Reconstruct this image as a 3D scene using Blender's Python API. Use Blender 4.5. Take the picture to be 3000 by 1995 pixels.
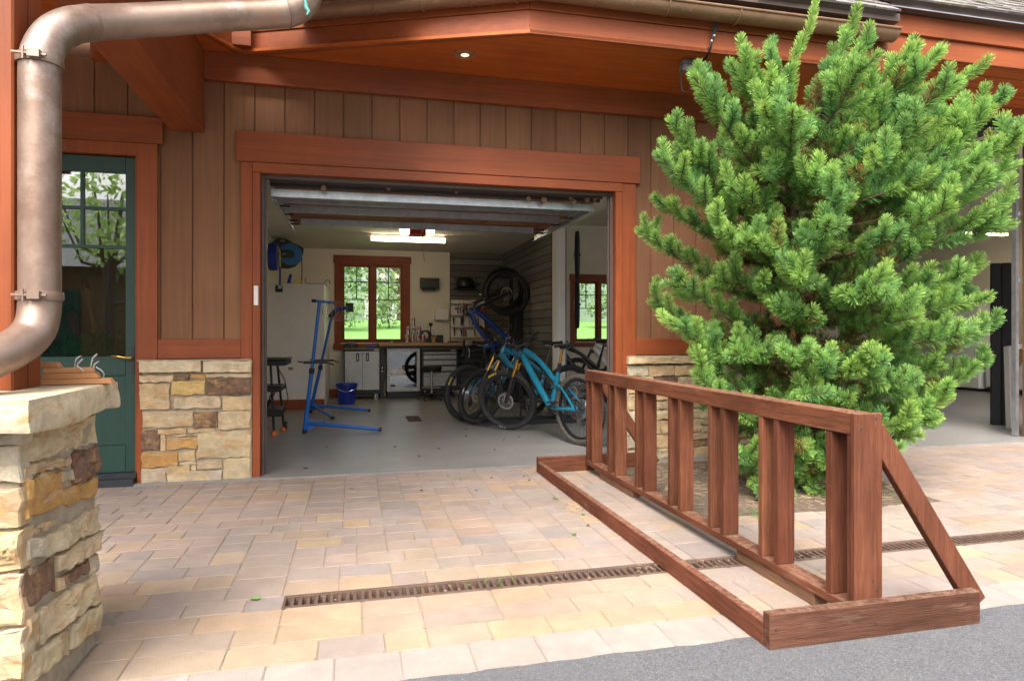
import bpy, bmesh, math, random
from mathutils import Vector, Matrix
from mathutils import noise as mnoise
sc = bpy.context.scene
for o in list(bpy.data.objects): bpy.data.objects.remove(o)
R = math.radians
# ------------------------------------------------------------------ camera
CAM_H, YAW, FPX, HOR = 1.18, R(13.5), 1917.0, 975.0
cd = bpy.data.cameras.new('camera'); cam = bpy.data.objects.new('camera', cd)
sc.collection.objects.link(cam); sc.camera = cam
cam.location = (0, 0, CAM_H); cam.rotation_euler = (R(90), 0, -YAW)
cd.sensor_width = 36; cd.lens = 36 * FPX / 3000; cd.shift_y = -(997.5 - HOR) / 3000
cd.clip_end = 2000; cd.clip_start = .02
# ------------------------------------------------------------------ light
SUN_EL, SUN_AZ = R(52), R(205)      # azimuth measured from +y, clockwise: behind the camera, a little to the left
w = bpy.data.worlds.new('World'); sc.world = w; w.use_nodes = True
nt = w.node_tree; bgn = nt.nodes['Background']
sky = nt.nodes.new('ShaderNodeTexSky'); sky.sky_type = 'NISHITA'; sky.sun_disc = False
sky.sun_elevation = SUN_EL; sky.sun_rotation = SUN_AZ; sky.dust_density = 9.0; sky.air_density = 1.0; sky.ozone_density = 1.0
hsv = nt.nodes.new('ShaderNodeHueSaturation'); hsv.inputs['Saturation'].default_value = .45   # thin overcast: a paler sky
nt.links.new(sky.outputs[0], hsv.inputs['Color']); nt.links.new(hsv.outputs[0], bgn.inputs[0]); bgn.inputs[1].default_value = 0.15
sd = bpy.data.lights.new('sun', 'SUN'); sd.energy = .55; sd.angle = R(25); sd.color = (1, .92, .80)
so = bpy.data.objects.new('sun', sd); sc.collection.objects.link(so); so.location = (-5, -10, 20)
dv = Vector((math.sin(SUN_AZ) * math.cos(SUN_EL), math.cos(SUN_AZ) * math.cos(SUN_EL), math.sin(SUN_EL)))
so.rotation_euler = dv.to_track_quat('Z', 'Y').to_euler()
sc.view_settings.view_transform = 'Standard'; sc.view_settings.look = 'None'
sc.view_settings.exposure = 1.53; sc.view_settings.gamma = 1.0
sc.render.engine = 'CYCLES'
# ------------------------------------------------------------------ pixel -> place (a pixel gives a ray; the plane it meets gives the distance)
SN, CS = math.sin(YAW), math.cos(YAW)
def ray(px, py):
    u = (px - 1500) / FPX
    return SN + u * CS, CS - u * SN, (HOR - py) / FPX
def onY(px, py, y): d = ray(px, py); t = y / d[1]; return Vector((d[0] * t, y, CAM_H + d[2] * t))
def onX(px, py, x): d = ray(px, py); t = x / d[0]; return Vector((x, d[1] * t, CAM_H + d[2] * t))
def atT(px, py, t): d = ray(px, py); return Vector((d[0] * t, d[1] * t, CAM_H + d[2] * t))
F = 5.67          # the face of the building
# ------------------------------------------------------------------ mesh builder
class MB:
    def __init__(s, M=None): s.v = []; s.f = []; s.M = M; s.c = None
    def _a(s, vs, fs):
        b = len(s.v)
        s.v += [(s.M @ Vector(p)) if s.M else Vector(p) for p in vs]
        s.f += [tuple(b + i for i in f) for f in fs]; return s
    def box(s, x0, x1, y0, y1, z0, z1):
        return s._a([(x0,y0,z0),(x1,y0,z0),(x1,y1,z0),(x0,y1,z0),(x0,y0,z1),(x1,y0,z1),(x1,y1,z1),(x0,y1,z1)],
                    [(3,2,1,0),(4,5,6,7),(0,1,5,4),(1,2,6,5),(2,3,7,6),(3,0,4,7)])
    def beam(s, p0, p1, wd, ht, up=(0,0,1)):
        p0, p1 = Vector(p0), Vector(p1); d = (p1 - p0).normalized(); u = Vector(up)
        sx = d.cross(u).normalized(); u = sx.cross(d).normalized()
        vs = [p + sx * a * wd / 2 + u * b * ht / 2 for p in (p0, p1) for a, b in ((-1,-1),(1,-1),(1,1),(-1,1))]
        return s._a(vs, [(0,1,2,3),(7,6,5,4),(0,4,5,1),(1,5,6,2),(2,6,7,3),(3,7,4,0)])
    def tube(s, pts, r, n=10, cap=True, flat=1.0, up=None):
        pts = [Vector(p) for p in pts]; m = len(pts)
        rs = r if isinstance(r, (list, tuple)) else [r] * m
        vs = []; nrm = None
        for i, p in enumerate(pts):
            t = (pts[min(i+1,m-1)] - pts[max(i-1,0)]).normalized()
            if nrm is None:
                a = Vector(up) if up else (Vector((0,0,1)) if abs(t.z) < .9 else Vector((1,0,0)))
                nrm = (a - t * a.dot(t)).normalized()
            else:
                nrm = (nrm - t * nrm.dot(t)).normalized()
            bn = t.cross(nrm)
            for k in range(n):
                q = 2 * math.pi * k / n
                vs.append(p + nrm * math.cos(q) * rs[i] + bn * math.sin(q) * rs[i] * flat)
        fs = [(i*n+k, i*n+(k+1)%n, (i+1)*n+(k+1)%n, (i+1)*n+k) for i in range(m-1) for k in range(n)]
        if cap: fs += [tuple(range(n-1,-1,-1)), tuple((m-1)*n+k for k in range(n))]
        return s._a(vs, fs)
    def lathe(s, prof, n=20, c=(0,0,0), axis='z'):
        vs = []
        for r, h in prof:
            for k in range(n):
                q = 2*math.pi*k/n; a, b = r*math.cos(q), r*math.sin(q)
                p = (a, b, h) if axis == 'z' else ((h, a, b) if axis == 'x' else (b, h, a))
                vs.append((c[0]+p[0], c[1]+p[1], c[2]+p[2]))
        m = len(prof)
        fs = [(i*n+k, i*n+(k+1)%n, (i+1)*n+(k+1)%n, (i+1)*n+k) for i in range(m-1) for k in range(n)]
        if prof[0][0] > 1e-5: fs.append(tuple(range(n-1,-1,-1)))
        if prof[-1][0] > 1e-5: fs.append(tuple((m-1)*n+k for k in range(n)))
        return s._a(vs, fs)
    def torus(s, c, Rr, r, n=40, m=10, axis='y', sq=1.0):
        vs = []
        for i in range(n):
            q = 2*math.pi*i/n
            for k in range(m):
                p = 2*math.pi*k/m; rr = Rr + r*math.cos(p)*sq; h = r*math.sin(p)
                a, b = rr*math.cos(q), rr*math.sin(q)
                t = (a, h, b) if axis == 'y' else ((h, a, b) if axis == 'x' else (a, b, h))
                vs.append((c[0]+t[0], c[1]+t[1], c[2]+t[2]))
        fs = [(i*m+k, ((i+1)%n)*m+k, ((i+1)%n)*m+(k+1)%m, i*m+(k+1)%m) for i in range(n) for k in range(m)]
        return s._a(vs, fs)
    def prism(s, poly, a, b, axis='y'):
        n = len(poly)
        def P(p, h): return (p[0], h, p[1]) if axis == 'y' else ((h, p[0], p[1]) if axis == 'x' else (p[0], p[1], h))
        vs = [P(p, a) for p in poly] + [P(p, b) for p in poly]
        return s._a(vs, [tuple(range(n)), tuple(range(2*n-1, n-1, -1))] + [(i, n+i, n+(i+1)%n, (i+1)%n) for i in range(n)])
    def mesh(s, name, smooth=False):
        me = bpy.data.meshes.new(name); me.from_pydata([tuple(v) for v in s.v], [], s.f)
        bm = bmesh.new(); bm.from_mesh(me); bmesh.ops.recalc_face_normals(bm, faces=bm.faces); bm.to_mesh(me); bm.free()
        if smooth:
            me.polygons.foreach_set('use_smooth', [True]*len(me.polygons))
            me.set_sharp_from_angle(angle=R(40))
        return me
    def build(s, name, m, parent=None, smooth=False, bev=0, col=None, kind=None):
        return link(name, s.mesh(name, smooth), m, parent, bev, col, kind)
COL = sc.collection
def link(name, me, m, parent=None, bev=0, col=None, kind=None):
    if m and not me.materials: me.materials.append(m)
    o = bpy.data.objects.new(name, me); COL.objects.link(o)
    if parent: o.parent = parent
    if bev:
        b = o.modifiers.new('bevel', 'BEVEL'); b.width = bev; b.segments = 1; b.limit_method = 'ANGLE'; b.angle_limit = R(50)
    if col: o.color = (*col, 1)
    if kind: o['kind'] = kind
    return o
def tag(o, label, cat, group=None):
    o['label'] = label; o['category'] = cat
    if group: o['group'] = group
    return o
def thing(name, label, cat, loc=(0,0,0), rz=0, group=None):
    o = bpy.data.objects.new(name, None); COL.objects.link(o); o.location = loc; o.rotation_euler = (0, 0, rz)
    o.empty_display_size = .1
    return tag(o, label, cat, group)
def box(x0, x1, y0, y1, z0, z1): return MB().box(x0, x1, y0, y1, z0, z1)
# ------------------------------------------------------------------ materials
def _n(nt, t, **k):
    n = nt.nodes.new(t)
    for a, b in k.items(): setattr(n, a, b)
    return n
def mat(name, col=(.5,.5,.5), rough=.6, metal=0., var=.15, scale=6., bump=.0, bscale=60., stretch=(1,1,1),
        objcol=False, spec=.5, blotch=None, bcol=None, bscl=1.5, bth=(.5,.7), speck=None, coat=0., bstretch=None, detail=6., stain=None, topwear=None):
    m = bpy.data.materials.new(name); m.use_nodes = True; t = m.node_tree; L = t.links.new
    p = t.nodes['Principled BSDF']; p.inputs['Roughness'].default_value = rough; p.inputs['Metallic'].default_value = metal
    p.inputs['Specular IOR Level'].default_value = spec; p.inputs['Coat Weight'].default_value = coat
    tc = _n(t, 'ShaderNodeTexCoord'); oi = _n(t, 'ShaderNodeObjectInfo')
    mul = _n(t, 'ShaderNodeMath', operation='MULTIPLY'); mul.inputs[1].default_value = 37.; L(oi.outputs['Random'], mul.inputs[0])
    add = _n(t, 'ShaderNodeVectorMath', operation='ADD'); L(tc.outputs['Object'], add.inputs[0]); L(mul.outputs[0], add.inputs[1])
    mp = _n(t, 'ShaderNodeMapping'); mp.inputs['Scale'].default_value = stretch; L(add.outputs[0], mp.inputs[0])
    no = _n(t, 'ShaderNodeTexNoise'); no.inputs['Scale'].default_value = scale; no.inputs['Detail'].default_value = detail; no.inputs['Roughness'].default_value = .65
    L(mp.outputs[0], no.inputs['Vector'])
    mr = _n(t, 'ShaderNodeMapRange'); mr.inputs[1].default_value = .3; mr.inputs[2].default_value = .7
    mr.inputs[3].default_value = 1 - var; mr.inputs[4].default_value = 1 + var; L(no.outputs['Fac'], mr.inputs[0])
    mx = _n(t, 'ShaderNodeMix', data_type='RGBA', blend_type='MULTIPLY'); mx.inputs['Factor'].default_value = 1
    if objcol: L(oi.outputs['Color'], mx.inputs['A'])
    else: mx.inputs['A'].default_value = (*col, 1)
    L(mr.outputs[0], mx.inputs['B']); out = mx.outputs['Result']
    for (c2, s2, lo, hi, st, amt) in (blotch or []):
        mp2 = _n(t, 'ShaderNodeMapping'); mp2.inputs['Scale'].default_value = st; L(add.outputs[0], mp2.inputs[0])
        n2 = _n(t, 'ShaderNodeTexNoise'); n2.inputs['Scale'].default_value = s2; n2.inputs['Detail'].default_value = 7; n2.inputs['Roughness'].default_value = .7
        L(mp2.outputs[0], n2.inputs['Vector'])
        r2 = _n(t, 'ShaderNodeMapRange'); r2.inputs[1].default_value = lo; r2.inputs[2].default_value = hi; r2.inputs[4].default_value = amt; L(n2.outputs['Fac'], r2.inputs[0])
        m2 = _n(t, 'ShaderNodeMix', data_type='RGBA'); L(r2.outputs[0], m2.inputs['Factor']); L(out, m2.inputs['A']); m2.inputs['B'].default_value = (*c2, 1)
        out = m2.outputs['Result']
    if speck:   # knots or chips: (colour, scale, radius, stretch)
        mp3 = _n(t, 'ShaderNodeMapping'); mp3.inputs['Scale'].default_value = speck[3]; L(add.outputs[0], mp3.inputs[0])
        vo = _n(t, 'ShaderNodeTexVoronoi'); vo.inputs['Scale'].default_value = speck[1]; L(mp3.outputs[0], vo.inputs['Vector'])
        r3 = _n(t, 'ShaderNodeMapRange'); r3.inputs[1].default_value = speck[2]; r3.inputs[2].default_value = speck[2]*.4; r3.inputs[4].default_value = speck[4] if len(speck) > 4 else .8
        L(vo.outputs['Distance'], r3.inputs[0])
        m3 = _n(t, 'ShaderNodeMix', data_type='RGBA'); L(r3.outputs[0], m3.inputs['Factor']); L(out, m3.inputs['A']); m3.inputs['B'].default_value = (*speck[0], 1)
        out = m3.outputs['Result']
    if stain or topwear: ge = _n(t, 'ShaderNodeNewGeometry')
    if stain:   # soft stains that run on from piece to piece: (scale, low, high)
        ns = _n(t, 'ShaderNodeTexNoise'); ns.inputs['Scale'].default_value = stain[0]; ns.inputs['Detail'].default_value = 6; ns.inputs['Roughness'].default_value = .6; L(ge.outputs['Position'], ns.inputs['Vector'])
        rs = _n(t, 'ShaderNodeMapRange'); rs.inputs[1].default_value = .35; rs.inputs[2].default_value = .65; rs.inputs[3].default_value = stain[1]; rs.inputs[4].default_value = stain[2]; L(ns.outputs['Fac'], rs.inputs[0])
        ms_ = _n(t, 'ShaderNodeMix', data_type='RGBA', blend_type='MULTIPLY'); ms_.inputs['Factor'].default_value = 1; L(out, ms_.inputs['A']); L(rs.outputs[0], ms_.inputs['B']); out = ms_.outputs['Result']
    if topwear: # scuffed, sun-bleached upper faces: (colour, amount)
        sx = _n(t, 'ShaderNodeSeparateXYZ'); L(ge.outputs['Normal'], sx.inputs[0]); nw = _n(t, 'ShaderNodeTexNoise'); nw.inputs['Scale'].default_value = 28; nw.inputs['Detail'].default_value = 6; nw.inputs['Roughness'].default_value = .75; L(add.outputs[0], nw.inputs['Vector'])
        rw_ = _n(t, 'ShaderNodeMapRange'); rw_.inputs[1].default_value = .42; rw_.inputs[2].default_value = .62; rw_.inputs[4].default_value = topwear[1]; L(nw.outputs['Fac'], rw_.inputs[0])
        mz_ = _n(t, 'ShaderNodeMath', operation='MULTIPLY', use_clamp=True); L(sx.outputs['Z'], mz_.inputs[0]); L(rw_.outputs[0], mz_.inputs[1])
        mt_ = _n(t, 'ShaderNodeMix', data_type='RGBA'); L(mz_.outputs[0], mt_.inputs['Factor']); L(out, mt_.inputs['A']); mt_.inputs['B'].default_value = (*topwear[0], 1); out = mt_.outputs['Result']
    L(out, p.inputs['Base Color'])
    if bump:
        mb = _n(t, 'ShaderNodeMapping'); mb.inputs['Scale'].default_value = bstretch or stretch; L(add.outputs[0], mb.inputs[0])
        nb = _n(t, 'ShaderNodeTexNoise'); nb.inputs['Scale'].default_value = bscale; nb.inputs['Detail'].default_value = 5; nb.inputs['Roughness'].default_value = .65
        L(mb.outputs[0], nb.inputs['Vector'])
        bu = _n(t, 'ShaderNodeBump'); bu.inputs['Strength'].default_value = bump; bu.inputs['Distance'].default_value = .01
        L(nb.outputs['Fac'], bu.inputs['Height']); L(bu.outputs[0], p.inputs['Normal'])
        rr = _n(t, 'ShaderNodeMapRange'); rr.inputs[3].default_value = max(.05, rough-.12); rr.inputs[4].default_value = min(1, rough+.12)
        L(nb.outputs['Fac'], rr.inputs[0]); L(rr.outputs[0], p.inputs['Roughness'])
    return m
def glassmat(name, tint=(.92,.97,.95), ior=1.5):
    m = bpy.data.materials.new(name); m.use_nodes = True; t = m.node_tree; L = t.links.new; t.nodes.remove(t.nodes['Principled BSDF'])
    fr = _n(t, 'ShaderNodeFresnel'); fr.inputs[0].default_value = ior
    tr = _n(t, 'ShaderNodeBsdfTransparent'); tr.inputs[0].default_value = (*tint, 1)
    gl = _n(t, 'ShaderNodeBsdfGlossy'); gl.inputs['Roughness'].default_value = .01
    ms = _n(t, 'ShaderNodeMixShader'); L(fr.outputs[0], ms.inputs[0]); L(tr.outputs[0], ms.inputs[1]); L(gl.outputs[0], ms.inputs[2])
    L(ms.outputs[0], t.nodes['Material Output'].inputs[0]); return m
def emit(name, col, s):
    m = bpy.data.materials.new(name); m.use_nodes = True; p = m.node_tree.nodes['Principled BSDF']
    p.inputs['Base Color'].default_value = (*col, 1); p.inputs['Emission Color'].default_value = (*col, 1); p.inputs['Emission Strength'].default_value = s; return m
def leafmat(name, attr='Col', trans=.35, rough=.5):
    m = bpy.data.materials.new(name); m.use_nodes = True; t = m.node_tree; L = t.links.new
    p = t.nodes['Principled BSDF']; at = _n(t, 'ShaderNodeAttribute', attribute_name=attr); L(at.outputs['Color'], p.inputs['Base Color'])
    p.inputs['Roughness'].default_value = rough; p.inputs['Specular IOR Level'].default_value = .12
    tl = _n(t, 'ShaderNodeBsdfTranslucent'); L(at.outputs['Color'], tl.inputs[0])
    ms = _n(t, 'ShaderNodeMixShader'); ms.inputs[0].default_value = trans; L(p.outputs[0], ms.inputs[1]); L(tl.outputs[0], ms.inputs[2])
    L(ms.outputs[0], t.nodes['Material Output'].inputs[0]); return m
REDK = (.09,.02,.008)
def redwood(name, col, st, knots=True, bump=.12):
    return mat(name, col, .55, stain=(1.3,.84,1.14), var=.18, scale=5, stretch=st, bump=bump, bscale=18, spec=.35,
               blotch=[(tuple(c*.72 for c in col), 1.6, .52, .75, tuple(q*.5+.25 for q in st), .6)],
               speck=(REDK, 1.0, .045, tuple(1.6 if q > 1 else .75 for q in st), .55) if knots else None)
RED = (.248,.060,.017); GX = (.25,6,6); GZ = (6,6,.25); GY = (6,.25,6)
M = dict(
  trim_x=redwood('stained trim', RED, GX), trim_z=redwood('stained trim upright', RED, GZ), trim_y=redwood('stained beam', RED, GY),
  soffit=redwood('stained soffit', (.42,.098,.016), GX),
  frame=redwood('oiled frame', (.25,.060,.016), GZ, False),
  siding=mat('brown siding', (.185,.098,.055), .7, stain=(.9,.86,1.12), var=.13, scale=5, stretch=(6,6,.22), bump=.16, bscale=22, spec=.25, objcol=True,
             speck=((.07,.035,.02), 1.0, .05, (1.6,1.6,.8), .6)),
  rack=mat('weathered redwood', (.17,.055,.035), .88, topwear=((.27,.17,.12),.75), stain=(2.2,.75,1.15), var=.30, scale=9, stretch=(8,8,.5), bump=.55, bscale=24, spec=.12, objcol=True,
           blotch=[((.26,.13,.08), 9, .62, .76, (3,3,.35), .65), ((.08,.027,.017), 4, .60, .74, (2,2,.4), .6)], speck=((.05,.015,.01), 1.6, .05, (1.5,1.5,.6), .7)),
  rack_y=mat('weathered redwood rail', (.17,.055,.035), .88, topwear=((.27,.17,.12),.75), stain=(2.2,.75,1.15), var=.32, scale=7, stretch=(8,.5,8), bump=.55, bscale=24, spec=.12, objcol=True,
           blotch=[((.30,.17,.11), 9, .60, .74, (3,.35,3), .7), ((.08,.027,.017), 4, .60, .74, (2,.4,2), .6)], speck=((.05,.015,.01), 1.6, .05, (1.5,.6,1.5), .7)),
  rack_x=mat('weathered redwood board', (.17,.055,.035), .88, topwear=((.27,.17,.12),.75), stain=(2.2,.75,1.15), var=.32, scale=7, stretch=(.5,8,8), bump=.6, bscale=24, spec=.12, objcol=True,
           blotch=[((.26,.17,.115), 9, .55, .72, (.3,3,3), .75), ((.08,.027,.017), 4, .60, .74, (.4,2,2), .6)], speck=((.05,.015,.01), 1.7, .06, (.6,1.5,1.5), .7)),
  green=mat('green paint', (.018,.055,.044), .45, var=.12, scale=5, stretch=(5,5,.5), bump=.05, bscale=30, spec=.4),
  black=mat('black plastic', (.012,.012,.013), .45, var=.1), rubber=mat('tyre rubber', (.022,.023,.026), .75, var=.2, scale=30, bump=.2, bscale=120),
  mud=mat('muddy rubber', (.075,.066,.055), .9, var=.3, scale=18, bump=.3, bscale=80),
  darkmetal=mat('dark powder coat', (.03,.034,.04), .5, var=.12, metal=.2),
  steel=mat('galvanised steel', (.50,.53,.57), .42, metal=.85, var=.2, scale=9, bump=.05, bscale=40, blotch=[((.34,.37,.42), 5, .5, .7, (1,1,1), .6)]),
  chrome=mat('bright steel', (.75,.75,.76), .14, metal=1, var=.08, scale=12),
  plate=None, wall=mat('cream plaster', (.72,.67,.57), .85, var=.05, scale=3, bump=.05, bscale=150),
  ceil=mat('ceiling plaster', (.70,.65,.56), .88, var=.05, scale=2, bump=.06, bscale=120),
  slat=mat('grey barnwood', (.12,.115,.105), .75, var=.3, scale=4, stretch=(.35,.35,7), bump=.2, bscale=14, objcol=True),
  copper=mat('aged copper', (.30,.215,.17), .45, metal=.65, var=.25, scale=6, bump=.06, bscale=30,
             blotch=[((.20,.125,.09), 5, .48, .66, (1,1,1), .75), ((.55,.49,.47), 4, .52, .68, (1,1,1), .5), ((.45,.22,.10), 9, .62, .7, (1,1,1), .5)]),
  coppergut=mat('brown copper', (.28,.165,.10), .5, metal=.55, var=.3, scale=6, bump=.06, bscale=30,
             blotch=[((.16,.10,.06), 3, .45, .65, (1,1,1), .7), ((.42,.33,.24), 14, .58, .7, (1,1,1), .5), ((.40,.19,.08), 7, .6, .7, (1,1,1), .5)]),
  patina=mat('verdigris', (.12,.38,.33), .8, var=.2),
  stone=mat('rough sandstone', (.5,.4,.27), .88, var=.24, scale=14, bump=.7, bscale=26, objcol=True, spec=.2,
            blotch=[((.44,.22,.065), 8, .53, .68, (1,1,2.4), .72), ((.24,.15,.09), 12, .62, .74, (.7,.7,3), .60), ((.60,.52,.40), 9, .54, .68, (.5,.5,3.5), .55), ((.36,.34,.32), 5, .60, .72, (1,1,1), .45)]),
  stonebrown=mat('iron-stained stone', (.2,.1,.06), .8, var=.5, scale=16, bump=.7, bscale=30, objcol=True, spec=.3,
            blotch=[((.45,.28,.12), 9, .52, .66, (1,1,1.5), .75), ((.06,.035,.028), 11, .52, .68, (1,1,1), .7), ((.42,.38,.34), 14, .64, .72, (1,1,1), .6)]),
  mortar=mat('mortar', (.33,.275,.20), .95, var=.2, scale=20, bump=.5, bscale=60),
  paver=mat('concrete paver', (.5,.4,.3), .9, stain=(1.1,.86,1.10), var=.10, scale=9, bump=.35, bscale=120, objcol=True, spec=.2, bstretch=(1,1,1),
            blotch=[((.38,.265,.16), 7, .58, .76, (1,1,1), .40), ((.27,.245,.22), 5, .52, .75, (1,1,1), .45), ((.42,.37,.31), 70, .60, .75, (1,1,1), .35)]),
  sand=mat('joint sand', (.25,.21,.165), .95, var=.25, scale=40, bump=.4, bscale=200),
  asphalt=mat('asphalt', (.135,.137,.148), .92, var=.40, scale=120, bump=.8, bscale=170, spec=.25, detail=4,
              blotch=[((.14,.14,.15), 1.2, .45, .65, (1,1,1), .6), ((.20,.19,.18), 3, .55, .7, (1,1,1), .5)], speck=((.40,.40,.40), 80, .24, (1,1,1), .55)),
  concrete=mat('sealed concrete', (.245,.24,.235), .35, var=.12, scale=2.5, bump=.05, bscale=60, spec=.4,
               blotch=[((.20,.19,.175), 1.1, .48, .7, (1,1,1), .6), ((.30,.295,.285), 5, .55, .7, (1,1,1), .4), ((.16,.13,.10), 11, .68, .76, (1,1,1), .4)]),
  soil=mat('soil', (.13,.095,.068), .95, var=.4, scale=25, bump=.9, bscale=60),
  iron=mat('rusty cast iron', (.13,.085,.065), .8, metal=.3, var=.3, scale=12, bump=.3, bscale=60, blotch=[((.21,.095,.05), 8, .5, .7, (1,1,1), .6), ((.07,.07,.075), 4, .55, .7, (1,1,1), .6)]),
  dark=mat('dark void', (.006,.006,.006), .95),
  oak=mat('butcher block', (.38,.23,.10), .5, var=.2, scale=5, stretch=(.4,6,6), bump=.05),
  cedar=mat('fresh cedar', (.46,.22,.085), .6, var=.18, scale=6, stretch=(.4,6,6), bump=.1, bscale=20),
  blue=mat('blue enamel', (.008,.13,.52), .32, var=.06, coat=.3), bluedark=mat('blue plastic', (.008,.03,.30), .4, var=.08),
  tq=mat('turquoise frame paint', (.008,.155,.25), .22, var=.05, coat=.5), bikeblue=mat('cobalt frame paint', (.008,.055,.36), .25, var=.05, coat=.5),
  gold=mat('gold anodised', (.62,.33,.07), .25, metal=.9, var=.1), carbon=mat('carbon black', (.014,.015,.017), .35, var=.1, coat=.3),
  greyframe=mat('grey green frame paint', (.16,.19,.175), .35, var=.1),
  white=mat('white paint', (.74,.74,.72), .4, var=.04), whitep=mat('off white paint', (.76,.75,.72), .4, var=.04),
  redp=mat('red plastic', (.42,.02,.015), .35, var=.05), orange=mat('orange plastic', (.75,.16,.02), .4, var=.05), yellow=mat('yellow print', (.72,.55,.02), .5, var=.05),
  bag=mat('mud dauber clay', (.30,.20,.14), .95, var=.25, scale=40, bump=.5, bscale=90),
  oilwood=mat('oiled door timber', (.30,.13,.05), .6, var=.2, scale=5, stretch=(.4,6,6), bump=.05), reelblue=mat('azure plastic', (.01,.13,.36), .4, var=.05),
  fridgeglass=glassmat('fridge glass', (.55,.68,.75), 2.6),
  leafgreen=mat('green leaf', (.10,.22,.04), .6, var=.2), litter=mat('dry needle litter', (.33,.24,.15), .9, var=.3), sup_green=mat('sea green board', (.12,.38,.30), .4), sup_yellow=mat('yellow board', (.55,.33,.04), .4),
  sidingback=mat('groove paint', (.17,.075,.036), .8, var=.1),
  glass=glassmat('window glass', ior=1.42), doorglass=glassmat('door glass', (.80,.86,.83), 2.5),
  lens=emit('lamp diffuser', (1,.80,.54), 7.), bulb=emit('lamp bulb', (1,.82,.56), 7.), lamp_off=emit('soffit lamp', (1,.85,.66), .35),
  needle=leafmat('pine needles', trans=.36), leaf=leafmat('leaves', trans=.5),
  bark=mat('pine bark', (.13,.075,.05), .9, var=.35, scale=14, stretch=(1,1,.4), bump=.7, bscale=30),
  grass=mat('meadow', (.16,.30,.07), .95, var=.3, scale=.6, bump=.4, bscale=8, blotch=[((.22,.36,.10), 6, .5, .7, (1,1,1), .6)]),
  hill=mat('wooded hill', (.11,.16,.095), .95, var=.4, scale=.08, blotch=[((.16,.19,.16), .03, .5, .7, (1,1,1), .7)]),
  shingle=mat('slate grey shingle', (.16,.15,.145), .9, var=.3, scale=20, bump=.4, bscale=60, objcol=True),
  brownmetal=mat('brown flashing', (.085,.055,.045), .5, var=.1), greypl=mat('grey plastic', (.22,.225,.22), .5, var=.05),
  fabric=mat('black fabric', (.010,.010,.012), .8, var=.2, scale=30, bump=.2), weather=mat('brown vinyl weatherstrip', (.085,.060,.052), .5, var=.1),
  greennet=mat('green tarp strands', (.03,.30,.05), .5, var=.4, scale=20),
)
# treadplate: raised diamond bars
def treadplate():
    m = mat('treadplate', (.52,.53,.54), .36, metal=.75, var=.08, scale=6); t = m.node_tree; L = t.links.new; p = t.nodes['Principled BSDF']
    tc = _n(t, 'ShaderNodeTexCoord'); out = None
    for sgn in (1, -1):
        mp = _n(t, 'ShaderNodeMapping'); mp.inputs['Rotation'].default_value = (0, R(45*sgn), 0); mp.inputs['Scale'].default_value = (17, 1, 34); L(tc.outputs['Object'], mp.inputs[0])
        vo = _n(t, 'ShaderNodeTexVoronoi'); vo.voronoi_dimensions = '3D'; vo.inputs['Scale'].default_value = 1; vo.inputs['Randomness'].default_value = 0; L(mp.outputs[0], vo.inputs['Vector'])
        r = _n(t, 'ShaderNodeMapRange'); r.inputs[1].default_value = .42; r.inputs[2].default_value = .2; L(vo.outputs['Distance'], r.inputs[0])
        if out is None: out = r.outputs[0]
        else:
            a = _n(t, 'ShaderNodeMath', operation='MAXIMUM'); L(out, a.inputs[0]); L(r.outputs[0], a.inputs[1]); out = a.outputs[0]
    bu = _n(t, 'ShaderNodeBump'); bu.inputs['Strength'].default_value = 1.; bu.inputs['Distance'].default_value = .010; L(out, bu.inputs['Height']); L(bu.outputs[0], p.inputs['Normal'])
    return m
M['plate'] = treadplate()
rng = random.Random(7)
def jit(c, a=.12, r=rng):
    k = 1 + r.uniform(-a, a); return tuple(max(0, min(1, q*k*(1+r.uniform(-a*.25, a*.25)))) for q in c)
# ================================================================== SETTING
g = MB()._a([(-400,-400,-.06),(400,-400,-.06),(400,600,-.06),(-400,600,-.06)], [(0,1,2,3)]).build('ground', M['grass'], kind='structure')
_e = [(-3+i*.02, 2.246 + .012*mnoise.noise(Vector((i*.11,0,0))) + .006*mnoise.noise(Vector((i*.6,3,0)))) for i in range(520)]
MB()._a([(x,y,.0035) for x,y in _e] + [(x,2.1,.0035) for x,y in _e] + [(x,y+.004,-.02) for x,y in _e] + [(-60,-60,.0034),(60,-60,.0034),(60,2.1,.0034),(-60,2.1,.0034)],
   [(i,i+1,520+i+1,520+i) for i in range(519)] + [(i,1040+i,1040+i+1,i+1) for i in range(519)] + [(1560,1561,1562,1563)]).build('driveway', M['asphalt'], kind='structure')
court = MB().box(-9,30,2.25,2.9555,-.12,-.005).box(-9,30,3.0995,F-.0901,-.12,-.005).box(-9,-.308,2.9556,3.0994,-.12,-.005).box(5.9,30,2.9556,3.0994,-.12,-.005).build('paved_court', M['sand'], kind='structure')
box(-3.2, 13, F-.09, 12.45, -.05, .012).build('garage_floor', M['concrete'], kind='structure')
# soil bed under the pine
bed = MB(); NB = 26; vs = [(3.1,4.62,.03)]; 
for k in range(NB):
    q = 2*math.pi*k/NB; rr = 1 + .06*math.sin(3*q) + rng.uniform(-.04,.04)
    vs.append((3.1 + 1.05*rr*max(-1,min(1,1.35*math.cos(q))), 4.62 + .92*rr*max(-1,min(1,1.35*math.sin(q))), -.004))
ring2 = [((a+3.1)/2, (b+4.62)/2, .02+rng.uniform(-.012,.012)) for a,b,c in vs[1:]]
bed._a(vs + ring2, [(0, NB+1+k, NB+1+(k+1)%NB) for k in range(NB)] + [(1+k, 1+(k+1)%NB, NB+1+(k+1)%NB, NB+1+k) for k in range(NB)])
bed.build('soil_bed', M['soil'], kind='structure')
BEDX, BEDY = (2.05, 4.15), (3.70, 5.54)
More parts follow.
